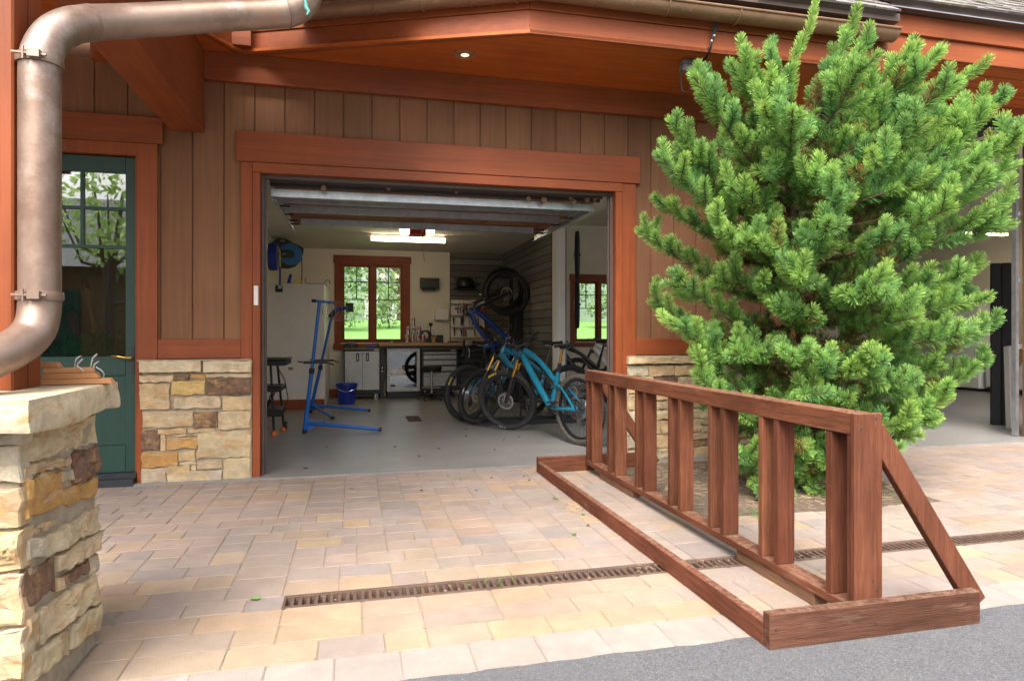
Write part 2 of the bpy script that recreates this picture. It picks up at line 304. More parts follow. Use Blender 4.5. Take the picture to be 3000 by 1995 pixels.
# pavers -----------------------------------------------------------
def paver_mesh(wd, dp, r):
    e, b, h = .0012, .003, .045; hw, hd = wd/2-e, dp/2-e; c = .010
    def ring(hw, hd, z, j):
        pts = []
        for sx, sy in ((1,1),(-1,1),(-1,-1),(1,-1)):
            p = [(sx*hw, sy*(hd-c)), (sx*(hw-c), sy*hd)]
            if sx*sy < 0: p.reverse()
            pts += p
        return [(x + r.uniform(-j,j), y + r.uniform(-j,j), z) for x, y in pts]
    vs = ring(hw,hd,-h,0) + ring(hw,hd,-b,.0014) + ring(hw-.0035,hd-.0035,-.002,.0012) + ring(hw-b*1.4,hd-b*1.4,0,.001); n = 8
    fs = [(i*n+k, i*n+(k+1)%n, (i+1)*n+(k+1)%n, (i+1)*n+k) for i in range(3) for k in range(n)] + [tuple(3*n+k for k in range(n))]
    mm = MB()._a(vs, fs); return mm.mesh('paver', False)
pm = {}
def get_paver(wd, dp):
    k = (round(wd,3), round(dp,3))
    if k not in pm: pm[k] = [paver_mesh(wd, dp, rng) for _ in range(3)]
    me = rng.choice(pm[k])
    return me
PAL = [((0.312,0.248,0.208),5),((0.321,0.248,0.199),3),((0.295,0.243,0.216),4),((0.264,0.230,0.220),1.3),((0.348,0.243,0.169),1.2),((0.312,0.260,0.229),3)]
PALW = [((0.378,0.272,0.177),4),((0.370,0.281,0.195),4),((0.330,0.256,0.195),3),((0.326,0.248,0.191),2.5),((0.312,0.256,0.216),2)]
PALB = [((0.330,0.285,0.260),4),((0.321,0.272,0.242),3),((0.343,0.294,0.264),3),((0.312,0.272,0.255),2)]
def pick(p):
    W_ = sum(b for a,b in p); mean = [sum(a[i]*b for a,b in p)/W_ for i in range(3)]; c = rng.choices([a for a,b in p], [b for a,b in p])[0]
    return jit(tuple(mean[i]+(c[i]-mean[i])*.62 for i in range(3)), .05)
CELL = .0817; pavers = []
U0 = 2.25 + .215
def in_drain(y0, y1): return y1 > 2.955 and y0 < 3.10
def fill(x0, x1, y0, y1, rows=False):
    nx, ny = int(round((x1-x0)/CELL)), max(1, int(round((y1-y0)/CELL))); cy = (y1-y0)/ny
    occ = [[False]*nx for _ in range(ny)]
    for j in range(ny):
        for i in range(nx):
            if occ[j][i]: continue
            opts = [(3,2,5),(2,2,4),(4,2,2),(2,3,2),(3,3,2)] if not rows else [(3,2,4),(2,2,3),(4,2,3),(5,2,1.5)]
            rng.shuffle(opts); opts.sort(key=lambda o: -o[2]*rng.random())
            done = False
            for a, b, _ in opts + [(2,1,0),(1,2,0),(1,1,0)]:
                if i+a <= nx and j+b <= ny and not any(occ[j+q][i+p] for p in range(a) for q in range(b)):
                    # no thin slivers left beside
                    if (i+a < nx and not occ[j][i+a] and (i+a+1 >= nx or occ[j][i+a+1]) and (a,b) not in ((2,1),(1,2),(1,1))): continue
                    for p in range(a):
                        for q in range(b): occ[j+q][i+p] = True
                    pavers.append((x0+(i+a/2)*CELL, y0+(j+b/2)*cy, a*CELL, b*cy, 0)); done = True; break
    return
fill(-.95, 9.5, U0, 2.955, True)                     # in front of the drain
fill(-1.95, 11.5, 3.10, F-.09)                       # between drain and garages
fill(-2.5, -.95, U0, 2.955) ; fill(-3.2, -1.95, 3.1, F-.09)
fill(-.95, -.29, 2.955, 3.10, True)                  # closes the course left of the drain
xb = -2.0
while xb < 9.5:
    wd = rng.choice((.235,.245,.255)); pavers.append((xb+wd/2, 2.25+.1075, wd, .215, 1)); xb += wd
pavers = [p for p in pavers if not (BEDX[0]+.05 < p[0] < BEDX[1]-.05 and BEDY[0]+.05 < p[1] < BEDY[1])]
# the court runs up to the pillar foot
pavers = [p for p in pavers if not (p[0] < -.99 and 2.2 < p[1] < 2.80)]
def seen(p):
    fw = p[0]*SN + p[1]*CS; rt = p[0]*CS - p[1]*SN
    if fw <= .3: return 0
    px, py = 1500 + FPX*rt/fw, HOR + FPX*CAM_H/fw
    if px < -40 or px > 3060 or py > 2060: return 0
    return p[2]*p[3]/fw**3
pavers.sort(key=seen, reverse=True)
rest = MB(); rest_col = []
for i, (x, y, wd, dp, kd) in enumerate(pavers):
    if kd: c = pick(PALB)
    else:
        wz = max(0, min(1, (3.7 - y)/1.2)) * max(.25, min(1, (2.6 - x)/1.5)); c = pick(PALW if rng.random() < .08 + .75*wz else PAL)
    if seen((x,y,wd,dp)) <= 0: continue
    me = get_paver(wd, dp); z = rng.uniform(-.001, .0012); tx, ty = rng.gauss(0,.002), rng.gauss(0,.002)
    if i < 300:
        o = link('paver', me, M['paver'], court, col=c); o.location = (x, y, z); o.rotation_euler = (tx, ty, rng.gauss(0,.004))
    else:
        Mx = Matrix.Translation((x,y,z)) @ Matrix.Rotation(tx,4,'X'); b = len(rest.v)
        rest.v += [Mx @ v.co for v in me.vertices]; rest.f += [tuple(b+k for k in p.vertices) for p in me.polygons]; rest_col += [c]*len(me.vertices)
def colattr(me, cols, name='Col'):
    at = me.color_attributes.new(name, 'FLOAT_COLOR', 'POINT'); flat = []
    for c in cols: flat += [c[0], c[1], c[2], 1.]
    at.data.foreach_set('color', flat)
me = bpy.data.meshes.new('far_pavers'); me.from_pydata([tuple(v) for v in rest.v], [], rest.f); colattr(me, rest_col)
mfar = M['paver'].copy(); mfar.name = 'concrete paver field'; t = mfar.node_tree
at = _n(t, 'ShaderNodeAttribute', attribute_name='Col')
for l in list(t.links):
    if l.from_node.type == 'OBJECT_INFO' and l.from_socket.name == 'Color': sk = l.to_socket; t.links.remove(l); t.links.new(at.outputs['Color'], sk)
link('far_pavers', me, mfar, court, kind='stuff')
# channel drain ----------------------------------------------------
dr = thing('channel_drain', 'long rusty slotted channel drain set across the pavers', 'drain', (-.295, 2.955, 0))
DL = 6.2; dw = .145
MB().box(.0, DL, .002, dw-.002, -.119, -.112).build('channel_bed', M['dark'], dr)
for y0, y1 in ((0, .024), (dw-.024, dw)): box(0, DL, y0+.001, y1-.001, -.06, .001).build('rail', M['iron'], dr, bev=.002)
box(-.012, 0, .001, dw-.001, -.06, .001).build('end_rail', M['iron'], dr, bev=.002)
bar = MB().box(-.007, .007, .024, dw-.024, -.03, -.003).mesh('bar')
nb = 0; xx = .028
while xx < DL:
    o = link('bar', bar, M['iron'], dr) ; o.location = (xx, 0, rng.uniform(-.001,.001)); o.rotation_euler = (0,0,rng.gauss(0,.01)); nb += 1
    xx += .0335 if xx < 1.6 else .036
    if nb > 170: break
# ================================================================== BUILDING
bld = thing('garage_building', 'rust stained garage building with brown board siding and stone base', 'building')
def part(name, m, *b, parent=None, bev=0, col=None):
    mb = MB()
    for q in b: mb.box(*q)
    return mb.build(name, m, parent or bld, bev=bev, col=col)
TX, TZ, TY = M['trim_x'], M['trim_z'], M['trim_y']
O2L, O2R = 4.32, 7.27
wallp = part('front_wall', M['sidingback'], (-6,-2.75,F+.012,F+.17,0,3.6), (-2.75,-1.66,F+.012,F+.17,2.57,3.6), (-1.66,-.80,F+.012,F+.17,0,3.6), (-.80,2.40,F+.012,F+.17,2.56,3.6),
             (2.40,O2L-.06,F+.012,F+.17,0,3.6), (O2L-.06,12.9,F+.012,F+.17,3.6,4.3), (O2R+.06,8.1,F+.012,F+.17,0,3.6), (11.2,12.9,F+.012,F+.17,0,3.6))  # unseen gap beyond the far bay, left open to light the interior
zones = [(-6,-2.85,0,3.3), (-2.85,-1.5,2.60,3.3), (-1.52,-.87,.97,3.3), (-.87,2.42,2.55,3.3), (2.42,O2L-.05,.97,3.4), (O2R+.05,8.1,.97,3.6)]
PITCH = .233; X0 = -.089 - PITCH*26
for k in range(64):
    a = X0 + k*PITCH; c = jit((.205,.098,.049), .13)
    for (z0x, z1x, za, zb) in zones:
        lo, hi = max(a, z0x), min(a+PITCH-.010, z1x)
        if hi - lo > .015:
            box(lo, hi, F, F+.0115, za, zb).build('siding_board', M['siding'], wallp, bev=.002, col=c)
# trims
part('header_board', TX, (-.93,2.576,F-.045,F-.001,2.563,2.805), bev=.004)
part('header_board', TX, (-2.95,-1.466,F-.045,F-.001,2.66,2.862), bev=.004)
part('casing_board', TZ, (-.894,-.808,F-.028,F-.001,0,2.562), bev=.003); part('casing_board', TZ, (2.405,2.541,F-.028,F-.001,.0,2.562), bev=.003)
part('door_jamb', TZ, (-.806,-.748,F-.036,F+.19,0,2.478), bev=.003); part('door_jamb', TZ, (2.335,2.403,F-.036,F+.19,0,2.478), bev=.003)
part('door_jamb', TX, (-.806,2.403,F-.036,F+.19,2.480,2.561), bev=.003)
part('weatherstrip', M['weather'], (-.747,-.722,F+.03,F+.09,0,2.45), bev=.003); part('weatherstrip', M['weather'], (-.721,-.708,F+.06,F+.085,0,2.45))
part('weatherstrip', M['weather'], (2.308,2.334,F+.03,F+.09,0,2.45), bev=.003); part('weatherstrip', M['weather'], (2.294,2.307,F+.06,F+.085,0,2.45))
part('weatherstrip', M['weather'], (-.747,2.334,F+.03,F+.09,2.452,2.479))
part('base_board', TX, (-1.505,-.895,F-.028,F-.001,.975,1.128), bev=.003); part('base_board', TX, (2.542,O2L-.06,F-.028,F-.001,.975,1.128), bev=.003)
part('casing_board', TZ, (-1.652,-1.507,F-.03,F-.001,0,2.658), bev=.003)
part('casing_board', TZ, (-2.89,-2.745,F-.03,F-.001,0,2.658), bev=.003)
part('door_jamb', M['frame'], (-2.744,-1.653,F-.022,F+.10,2.563,2.657)); part('door_jamb', M['frame'], (-1.672,-1.653,F-.0,F+.10,.02,2.562))
part('frieze_board', M['trim_x'], (-1.168,O2L+.1,F-.06,F-.001,3.19,3.415), bev=.003)
part('frieze_board', M['trim_x'], (O2L+.1,12.9,F-.06,F-.001,3.50,3.615), bev=.003)
part('porch_beam', TY, (-1.42,-1.169,2.2,F-.002,2.777,3.50), bev=.006)
part('casing_board', TZ, (O2L-.14,O2L-.005,F-.03,F-.001,0,3.50), bev=.003); part('casing_board', TZ, (O2R+.005,O2R+.14,F-.03,F-.001,0,3.50), bev=.003)
part('corbel', TY, (-3.2,-3.0,3.4,F-.002,2.9,3.3), bev=.005)
# eaves
def plank(p0, p1, th, z0, z1, m, name, out=0., bev=.003):
    p0, p1 = Vector((*p0,0)), Vector((*p1,0)); d = (p1-p0).normalized(); n = Vector((d.y,-d.x,0))
    if n.y > 0: n = -n
    a, b = p0 + n*out, p1 + n*out
    q = [a, b, b - n*th, a - n*th]
    return MB().prism([(v.x,v.y) for v in q], z0, z1, 'z').build(name, m, bld, bev=bev)
E0, E1, E2 = (-.88,5.63), (1.267,4.71), (4.42,4.69)
MB().prism([(-1.165,F+.04),(-1.165,5.16),(-.88,5.58),E1,E2,(4.42,F+.04)], 3.4165, 3.44, 'z').build('soffit', M['soffit'], bld)
MB().prism([(-1.3,F+.1),(-1.3,5.1),(-.9,5.5),(1.27,4.62),(4.43,4.6),(4.43,F+.1)], 3.802, 3.83, 'z').build('eave_sky_block', M['brownmetal'], bld)  # unseen slab added above the soffit to block the sky
plank(E0, E1, .04, 3.41, 3.585, M['trim_x'], 'fascia_board'); plank(E1, E2, .04, 3.41, 3.585, M['trim_x'], 'fascia_board')
plank(E0, E1, .05, 3.588, 3.80, M['trim_x'], 'fascia_board', .012); plank(E1, E2, .05, 3.588, 3.80, M['trim_x'], 'fascia_board', .012)
part('eave_block', TX, (-.94,-.80,5.50,5.66,3.4425,3.80)); plank((-1.166,5.14), (-.89,5.60), .04, 3.41, 3.70, M['trim_y'], 'fascia_board')
plank((4.425,4.77), (13,4.77), .05, 3.61, 3.782, M['trim_x'], 'fascia_board'); plank((4.425,4.77), (13,4.77), .06, 3.785, 3.952, M['trim_x'], 'fascia_board', .03)
part('fascia_end', M['trim_y'], (4.425,4.46,4.78,F-.002,3.44,3.60)); part('fascia_end', M['trim_y'], (4.421,4.424,4.69,4.80,3.44,3.94))
part('soffit', M['soffit'], (4.461,13,4.80,F-.062,3.617,3.64))
for i in range(6): part('soffit_batten', M['soffit'], (4.47,13,4.86+i*.135,4.985+i*.135-.008,3.609,3.616))
part('drip_edge', M['brownmetal'], (4.43,13,4.655,4.739,3.955,4.012)); part('drip_edge', M['steel'], (4.43,13,4.648,4.654,3.953,3.962))
porch = part('porch_roof', M['soffit'], (-6,.35,1.9,5.2,3.72,3.78)); part('porch_ceiling', M['soffit'], (-6,-1.43,2.2,F-.05,3.44,3.47))
MB().beam((-1.9,F-.1,3.3),(-1.3,4.5,3.38),.10,.14).build('brace', TY, bld, bev=.004)
# roofs with single shingles
SL = R(40)
def roof(x0, x1, y, z, courses, flx=None):
    d = Vector((0, math.cos(SL), math.sin(SL))); n = Vector((0, -math.sin(SL), math.cos(SL)))
    a = Vector((0,y,z)); L = courses*.13 + 2.5
    vs = [(xx, p.y, p.z) for xx in (x0, x1) for p in (a, a+d*L, a+d*L-n*.04, a-n*.04)]
    rf = MB()._a(vs, [(0,1,2,3),(7,6,5,4),(0,4,5,1),(1,5,6,2),(2,6,7,3),(3,7,4,0)]).build('roof', M['brownmetal'], bld)
    for c in range(courses):
        xx = x0 - rng.uniform(0,.1)
        while xx < x1:
            wd = rng.uniform(.10,.22); b = min(xx+wd-.006, x1+.02); e = rng.uniform(-.012,.008); p = a + d*(c*.13 - .02 + e) + n*.001; q = a + d*(c*.13+.22) + n*.001
            th = rng.uniform(.012,.022)
            if b - xx > .03:
                v = [(xx,p.y,p.z),(b,p.y,p.z),(b,q.y,q.z),(xx,q.y,q.z)]; up = [n*th, n*th, n*.004, n*.004]
                tp = [tuple(Vector(v[i])+up[i]+n*c*.0005) for i in range(4)]
                MB()._a(v+tp, [(3,2,1,0),(4,5,6,7),(0,1,5,4),(1,2,6,5),(2,3,7,6),(3,0,4,7)]).build('shingle', M['shingle'], rf, col=jit((.17,.155,.145), .3))
            xx += wd
roof(4.36, 8.2, 4.63, 4.02, 7); roof(3.1, 4.34, 4.50, 3.83, 6)
part('drip_edge', M['brownmetal'], (1.3,4.40,4.53,4.60,3.76,3.825))
part('rake_board', TX, (5.5,13,6.4,6.46,5.20,5.45)); part('upper_wall', M['brownmetal'], (5.5,13,6.461,6.6,4.6,5.6))
# gutter -----------------------------------------------------------
gt = thing('rain_gutter', 'half round brown copper gutter hung along the garage eave', 'gutter')
G0, G1, G2 = Vector((-.42,5.36,3.695)), Vector((1.30,4.615,3.695)), Vector((4.40,4.595,3.695))
def gutter_run(a, b, close_end=True):
    d = (b-a).normalized(); n = Vector((d.y,-d.x,0)); n = -n if n.y > 0 else n; r = .077; mb = MB(); N = 12; vs = []
    for p in (a, b):
        for rr in (r, r-.004):
            for k in range(N+1):
                q = math.pi*k/N; vs.append(p + n*math.cos(q)*rr - Vector((0,0,1))*math.sin(q)*rr)
    m = N+1
    fs = [(k, k+1, 2*m+k+1, 2*m+k) for k in range(N)] + [(m+k+1, m+k, 3*m+k, 3*m+k+1) for k in range(N)]
    fs += [(0, 2*m, 3*m, m), (N, m+N, 3*m+N, 2*m+N)]
    mb._a(vs, fs); mb.tube([a+n*(r+.004)+Vector((0,0,.004)), b+n*(r+.004)+Vector((0,0,.004))], .011, 8)
    if close_end: mb._a([b + n*math.cos(math.pi*k/N)*r - Vector((0,0,1))*math.sin(math.pi*k/N)*r for k in range(N+1)], [tuple(range(N+1))])
    mb.build('trough', M['coppergut'], gt, True)
    L = (b-a).length
    return d, n, L
def bracket(a, d, n, s, r=.081):
    p = a + d*s; pts = [p + n*math.cos(math.pi*k/10)*r - Vector((0,0,1))*math.sin(math.pi*k/10)*r for k in range(11)]
    MB().tube(pts, .008, 6).build('bracket', M['coppergut'], gt, True)
d, n, L = gutter_run(G0, G1, False); 
for s in (.62,1.0,1.38,1.72): bracket(G0, d, n, s)
d, n, L = gutter_run(G1, G2)
for s in (.45,1.02,1.62,2.22,2.82): bracket(G1, d, n, s)
# stone veneer -----------------------------------------------------
STC = [(.50,.40,.27),(.52,.43,.31),(.47,.36,.23),(.46,.39,.30),(.54,.45,.33),(.48,.34,.19)]
def stone_mesh(poly, P, depth, r=rng, step=.035, rough=.007):
    pts = []; n = len(poly)
    for i in range(n):
        a, b = Vector(poly[i]), Vector(poly[(i+1)%n]); L = (b-a).length; m = max(1, int(L/step))
        for k in range(m):
            p = a.lerp(b, k/m); w_ = rough if k else rough*.8
            pts.append(Vector((p.x+r.uniform(-w_,w_), p.y+r.uniform(-w_,w_))))
    c = sum(pts, Vector((0,0)))/len(pts); N = len(pts); off = Vector((r.random()*50, r.random()*50, 0))
    def ring(f, dp, nz, ins=0.):
        o = []
        for p in pts:
            q = c + (p-c)*f
            if ins: q = q + (c-p).normalized()*min(ins, (c-p).length*.4)
            n1 = mnoise.noise(Vector((q.x*8,q.y*13,0))+off); n2 = mnoise.noise(Vector((q.x*22,q.y*30,7))+off); n3 = mnoise.noise(Vector((q.x*60,q.y*75,3))+off)
            h = dp + nz*(.75*round(n1*3)/3 + .35*n1 + .35*n2) + (.0022*n3 if nz else 0)
            o.append(P(q.x, q.y, h))
        return o
    fs_ = (.86,.72,.58,.44,.30,.15)
    rings = [ring(1,-.02,0), ring(1,depth*.82,depth*.10), ring(1,depth*.97,depth*.22,.004)] + [ring(f_,depth,depth*.42) for f_ in fs_]; K_ = len(rings)
    vs = sum(rings, []) + [P(c.x,c.y,depth)]
    fs = [(i*N+k, i*N+(k+1)%N, (i+1)*N+(k+1)%N, (i+1)*N+k) for i in range(K_-1) for k in range(N)] + [((K_-1)*N+k, (K_-1)*N+(k+1)%N, K_*N) for k in range(N)]
    mb = MB()._a(vs, fs); me = mb.mesh('stone', False); return me
def rect(x0, y0, x1, y1): return [(x0,y0),(x1,y0),(x1,y1),(x0,y1)]
PF = lambda a, b, h: (a, F-.03-h, b)
zl = lambda x, y: onY(380+x/3.483, 1000+y/3.483, F-.05)
ven = part('stone_veneer', M['mortar'], (-1.61,-.81,F-.034,F-.002,0,.962))
LST = [(97,350,440,420,0),(443,340,610,395,2),(628,335,765,388,3),(775,320,1240,370,0),(100,435,410,700,1),(425,400,772,550,4),(778,375,1232,550,2),
 (455,562,922,690,0),(945,560,1237,705,1),(130,710,645,885,0),(655,715,895,883,2),(905,712,1232,900,0),(115,905,300,1120,2),(285,890,580,950,1),(590,890,860,935,1),
 (308,955,362,1120,1),(375,975,690,1105,3),(372,945,710,970,0),(690,915,1228,1200,0),(120,1125,495,1290,3),(498,1118,665,1225,1),(505,1228,680,1262,0),
 (690,1215,940,1305,0),(625,1262,680,1315,0),(358,1265,612,1345,1),(120,1295,372,1460,5),(380,1320,825,1440,0),(810,1315,945,1420,5),(950,1190,1235,1420,0)]
KC = {0:(.48,.385,.245),1:(.47,.34,.195),2:(.17,.10,.065),3:(.42,.24,.085),4:(.50,.35,.14),5:(.43,.37,.28)}
for x0,y0,x1,y1,k in LST:
    a, b = zl(x0,y1), zl(x1,y0); z0 = max(a.z,.004)
    link('stone', stone_mesh(rect(a.x,z0,b.x,b.z), PF, rng.uniform(.016,.028)), M['stonebrown' if k == 2 else 'stone'], ven, col=jit(KC[k],.08))
for x0,x1 in ((103,735),(757,1247)):
    a, b = zl(x0,318), zl(x1,196)
    MBs = stone_mesh(rect(a.x,a.z,b.x,b.z), lambda p,q,h: (p,F-.045-h,q), .035, rough=.004)
    link('capstone', MBs, M['stone'], ven, col=(.54,.45,.31))
part('stone_ledge', M['mortar'], (-1.64,-.81,F-.075,F-.003,.958,.970), parent=ven)
ven2 = part('stone_veneer', M['mortar'], (2.45,O2L-.15,F-.03,F-.002,0,.885), (2.45,O2L-.15,F-.07,F-.003,.955,.968))
def rows(x0, x1, z0, z1, P, parent, hs, ws, dep, r=rng, br=.12):
    z = z0
    while z < z1-.02:
        h = min(r.uniform(*hs), z1-z); h = z1-z if z1-z-h < .05 else h; x = x0
        while x < x1-.02:
            wd = min(r.uniform(*ws), x1-x); wd = x1-x if x1-x-wd < .08 else wd; t = r.random()
            sk = r.uniform(-.012,.012)
            if h > .13 and t < .3:      # split in two thin stones
                m = z+h*r.uniform(.4,.6); qs = [(x,z,x+wd,m-.004),(x,m+.004,x+wd,z+h)]
            else: qs = [(x,z,x+wd,z+h)]
            for a,b,c,e in qs:
                k = r.choices([0,1,2,3,5],[5,4,1.2,1,2])[0]
                po = [(a+.005,b+.005+sk*.5),(c-.005,b+.005-sk*.5),(c-.005+sk,e-.005),(a+.005+sk,e-.005)]
                link('stone', stone_mesh(po, P, r.uniform(*dep), r), M['stonebrown' if k == 2 else 'stone'], parent, col=jit(KC[k],.1,r))
            x += wd
        z += h
r2 = random.Random(21)
rows(2.455, O2L-.16, .004, .88, PF, ven2, (.085,.17), (.13,.36), (.014,.028), r2)
for a, b in ((2.447,3.14),(3.15,3.75),(3.76,O2L-.15)):
    link('capstone', stone_mesh(rect(a,.893,b,.958), lambda p,q,h: (p,F-.045-h,q), .035, rough=.004), M['stone'], ven2, col=jit((.50,.40,.25),.06))
# entry door -------------------------------------------------------
dx0, dx1, DY = -2.72, -1.675, F+.03
door = part('entry_door', M['green'], (dx0,dx0+.115,DY,DY+.045,.09,2.555), (dx1-.075,dx1,DY,DY+.045,.09,2.555), (dx0+.115,dx1-.075,DY,DY+.045,2.43,2.555),
            (dx0+.115,dx1-.075,DY,DY+.045,.845,.995), (dx0+.115,dx1-.075,DY,DY+.045,.09,.30), (dx0+.115,dx1-.075,DY+.012,DY+.035,.30,.845), bev=.003)
for x in (-2.34,-2.055): part('muntin', M['green'], (x-.012,x+.012,DY+.004,DY+.04,1.862,2.43), parent=door)
for z in (2.15,1.85): part('muntin', M['green'], (dx0+.115,dx1-.075,DY+.003,DY+.041,z-.012,z+.012), parent=door)
part('pane', M['doorglass'], (dx0+.115,dx1-.075,DY+.018,DY+.026,.995,2.43), parent=door)
hp = onY(373,1053,F+.0)
MB().tube([(-1.70,DY,.985),(-1.70,DY-.045,.985),(-1.73,DY-.055,.985),(-1.80,DY-.058,1.0),(-1.83,DY-.055,1.0)],[.008,.008,.008,.007,.005],8).build('handle', M['gold'], door, True)
part('lock_plate', M['darkmetal'], (-1.712,-1.688,DY-.006,DY-.0005,.86,1.08), parent=door)
part('threshold', M['darkmetal'], (-2.745,-1.66,F-.10,F+.10,.0,.055)); part('threshold', M['darkmetal'], (-2.745,-1.66,F-.02,F+.10,.0552,.088))
# shell of the rooms ----------------------------------------------
B1, B2 = 12.3, 14.0
W = M['wall']
gv = lambda px,py: onY(px,py,B2)
w2a, w2b = gv(1684,832), gv(1684,1000)
part('side_wall', W, (-1.42,-1.30,F+.17,B1,0,2.7)); 
part('back_wall', W, (-1.42,-.25,B1,B1+.15,0,2.7), (.89,2.79,B1,B1+.15,0,2.7), (-.25,.89,B1,B1+.15,0,1.0), (-.25,.89,B1,B1+.15,2.45,2.7))
part('ceiling', M['ceil'], (-1.42,2.97,F+.17,B1+.15,2.7,2.75))
part('partition_wall', M['whitep'], (2.79,2.97,9.05,B2,0,2.699)); part('bulkhead', W, (2.80,2.97,F+.17,B2,2.751,3.6))
WX0, WX1, WZ0, WZ1 = 4.82, 6.45, .98, 2.36
part('back_wall', W, (2.97,WX0,B2,B2+.15,0,3.6), (WX1,12.7,B2,B2+.15,0,3.6), (WX0,WX1,B2,B2+.15,0,WZ0), (WX0,WX1,B2,B2+.15,WZ1,3.6))
part('ceiling', M['ceil'], (2.97,12.9,F+.17,B2+.15,3.6,3.65)); 
rw = onX(2600+645/2.305, 650+240/2.305, 12.7); 
part('side_wall', W, (12.7,12.85,F+.17,8.6,0,3.6), (12.7,12.85,9.9,B2,0,3.6), (12.7,12.85,8.6,9.9,0,1.15), (12.7,12.85,8.6,9.9,2.75,3.6))
part('floor_extension', M['concrete'], (2.97,12.7,12.45,B2,-.05,.0115))
part('baseboard', M['frame'], (-1.299,-.45,10.385,10.398,.012,.17)); part('baseboard', M['frame'], (-.448,-.2,B1-.014,B1-.001,.012,.16)); part('baseboard', M['frame'], (-1.299,-1.285,F+.2,10.38,.012,.16))
enc = part('utility_enclosure', M['whitep'], (-1.299,-.45,10.40,B1-.001,0,1.92), bev=.012)
part('switch_plate', M['white'], (-1.02,-.95,10.392,10.399,1.07,1.19), parent=enc)
part('outlet', M['greypl'], (-.98,-.91,10.388,10.399,.62,.66), parent=enc)
# mud room behind the entry door
part('mudroom_wall', W, (-4.2,-4.05,F+.17,8.6,0,2.7), (-4.05,-1.43,8.6,8.75,0,2.7)); part('mudroom_ceiling', M['ceil'], (-4.2,-1.43,F+.17,8.75,2.7,2.75))
part('mudroom_ledge', M['oak'], (-2.9,-1.45,F+.175,F+.6,.60,.66)); part('mudroom_trim', M['frame'], (-4.05,-1.44,8.58,8.599,.95,1.1))
# windows
def window(x0, x1, z0, z1, y, split, casing=.11, hdr=.14, axis='y'):
    wn = part('window', M['trim_x'], (x0-casing-.02,x1+casing+.02,y-.028,y-.001,z1+.001,z1+hdr), bev=.003)
    for a in (x0-casing, x1): part('casing_board', M['frame'], (a,a+casing,y-.02,y-.001,z0-.02,z1), parent=wn)
    part('sill', M['trim_x'], (x0-casing-.02,x1+casing+.02,y-.05,y-.001,z0-.12,z0-.021), parent=wn, bev=.003)
    part('jamb', M['frame'], (x0,x0+.03,y,y+.14,z0,z1), (x1-.03,x1,y,y+.14,z0,z1), (x0+.03,x1-.03,y,y+.14,z1-.03,z1), (x0+.03,x1-.03,y,y+.14,z0,z0+.03), parent=wn)
    xm = split; part('mullion', M['frame'], (xm-.04,xm+.04,y-.01,y+.14,z0+.03,z1-.03), parent=wn)
    for a, b in ((x0+.03,xm-.04),(xm+.04,x1-.03)):
        s = .035
        part('sash', M['frame'], (a,a+s,y+.05,y+.09,z0+.03,z1-.03), (b-s,b,y+.05,y+.09,z0+.03,z1-.03), (a+s,b-s,y+.05,y+.09,z1-.03-s,z1-.03), (a+s,b-s,y+.05,y+.09,z0+.03,z0+.03+s), parent=wn)
        part('pane', M['glass'], (a+s,b-s,y+.068,y+.072,z0+.03+s,z1-.03-s), parent=wn)
        gz0, gz1 = z0+.03+s, z1-.03-s; ht = gz1-gz0
        for z in (gz1-.205*ht, gz1-.45*ht): part('muntin', M['black'], (a+s,b-s,y+.055,y+.085,z-.008,z+.008), parent=wn)
        m = (a+b)/2; part('muntin', M['black'], (m-.008,m+.008,y+.056,y+.084,gz1-.45*ht,gz1), parent=wn)
        part('crank', M['darkmetal'], (m-.06,m+.06,y+.02,y+.045,z0+.03,z0+.05), parent=wn)
    return wn
window(-.25, .89, 1.0, 2.45, B1, .315)
window(WX0, WX1, WZ0, WZ1, B2, 5.40)
# window in the end wall of the far bay
ew = part('window', M['frame'], (12.655,12.699,8.46,10.04,2.751,2.93)); part('sill', M['frame'], (12.65,12.699,8.46,10.04,1.0,1.149), parent=ew)
for a in (8.48,9.9): part('casing_board', M['frame'], (12.66,12.699,a,a+.12,1.15,2.75), parent=ew)
part('sash', M['frame'], (12.73,12.77,8.6,8.68,1.15,2.75), (12.73,12.77,9.82,9.9,1.15,2.75), (12.73,12.77,8.68,9.82,2.67,2.75), (12.73,12.77,8.68,9.82,1.15,1.23), (12.73,12.77,9.2,9.3,1.23,2.67), parent=ew)
part('pane', M['glass'], (12.748,12.752,8.68,9.2,1.23,2.67), parent=ew); part('pane', M['glass'], (12.748,12.752,9.3,9.82,1.23,2.67), parent=ew)
for z in (2.35,1.95): part('muntin', M['black'], (12.74,12.76,8.68,9.2,z-.01,z+.01), (12.74,12.76,9.3,9.82,z-.01,z+.01), parent=ew)
# grey plank lining in the bike corner
lin = part('plank_lining', M['dark'], (1.742,2.776,B1-.008,B1-.001,.1,2.695), (2.782,2.789,9.11,B1-.02,.1,2.695))
z = 2.695; k = 0
while z > .12:
    c = jit((.13,.125,.115),.25); box(1.742,2.772,B1-.02,B1-.0085,z-.106,z).build('wall_plank', M['slat'], lin, col=c, bev=.0015)
    c = jit((.13,.125,.115),.25); box(2.771,2.7815,9.11,B1-.021,z-.106,z).build('wall_plank', M['slat'], lin, col=c, bev=.0015)
    z -= .1175
part('corner_bead', M['wall'], (2.786,2.842,9.043,9.108,0,2.698)); part('corner_bead', M['greypl'], (2.971,2.985,9.04,9.10,0,2.698))
# recessed soffit lamp and keypad (parts of the building)
rl = MB().torus((.855,5.195,3.412),.078,.012,32,8,'z').build('soffit_lamp', M['oilwood'], bld, True)
MB().lathe([(.068,3.4135),(.068,3.4155)], 24, (.855,5.195,0)).build('lamp_reflector', M['oilwood'], rl)
MB().lathe([(.034,3.4120),(.034,3.4133)], 24, (.862,5.212,0)).build('lamp_lens', M['lamp_off'], rl)
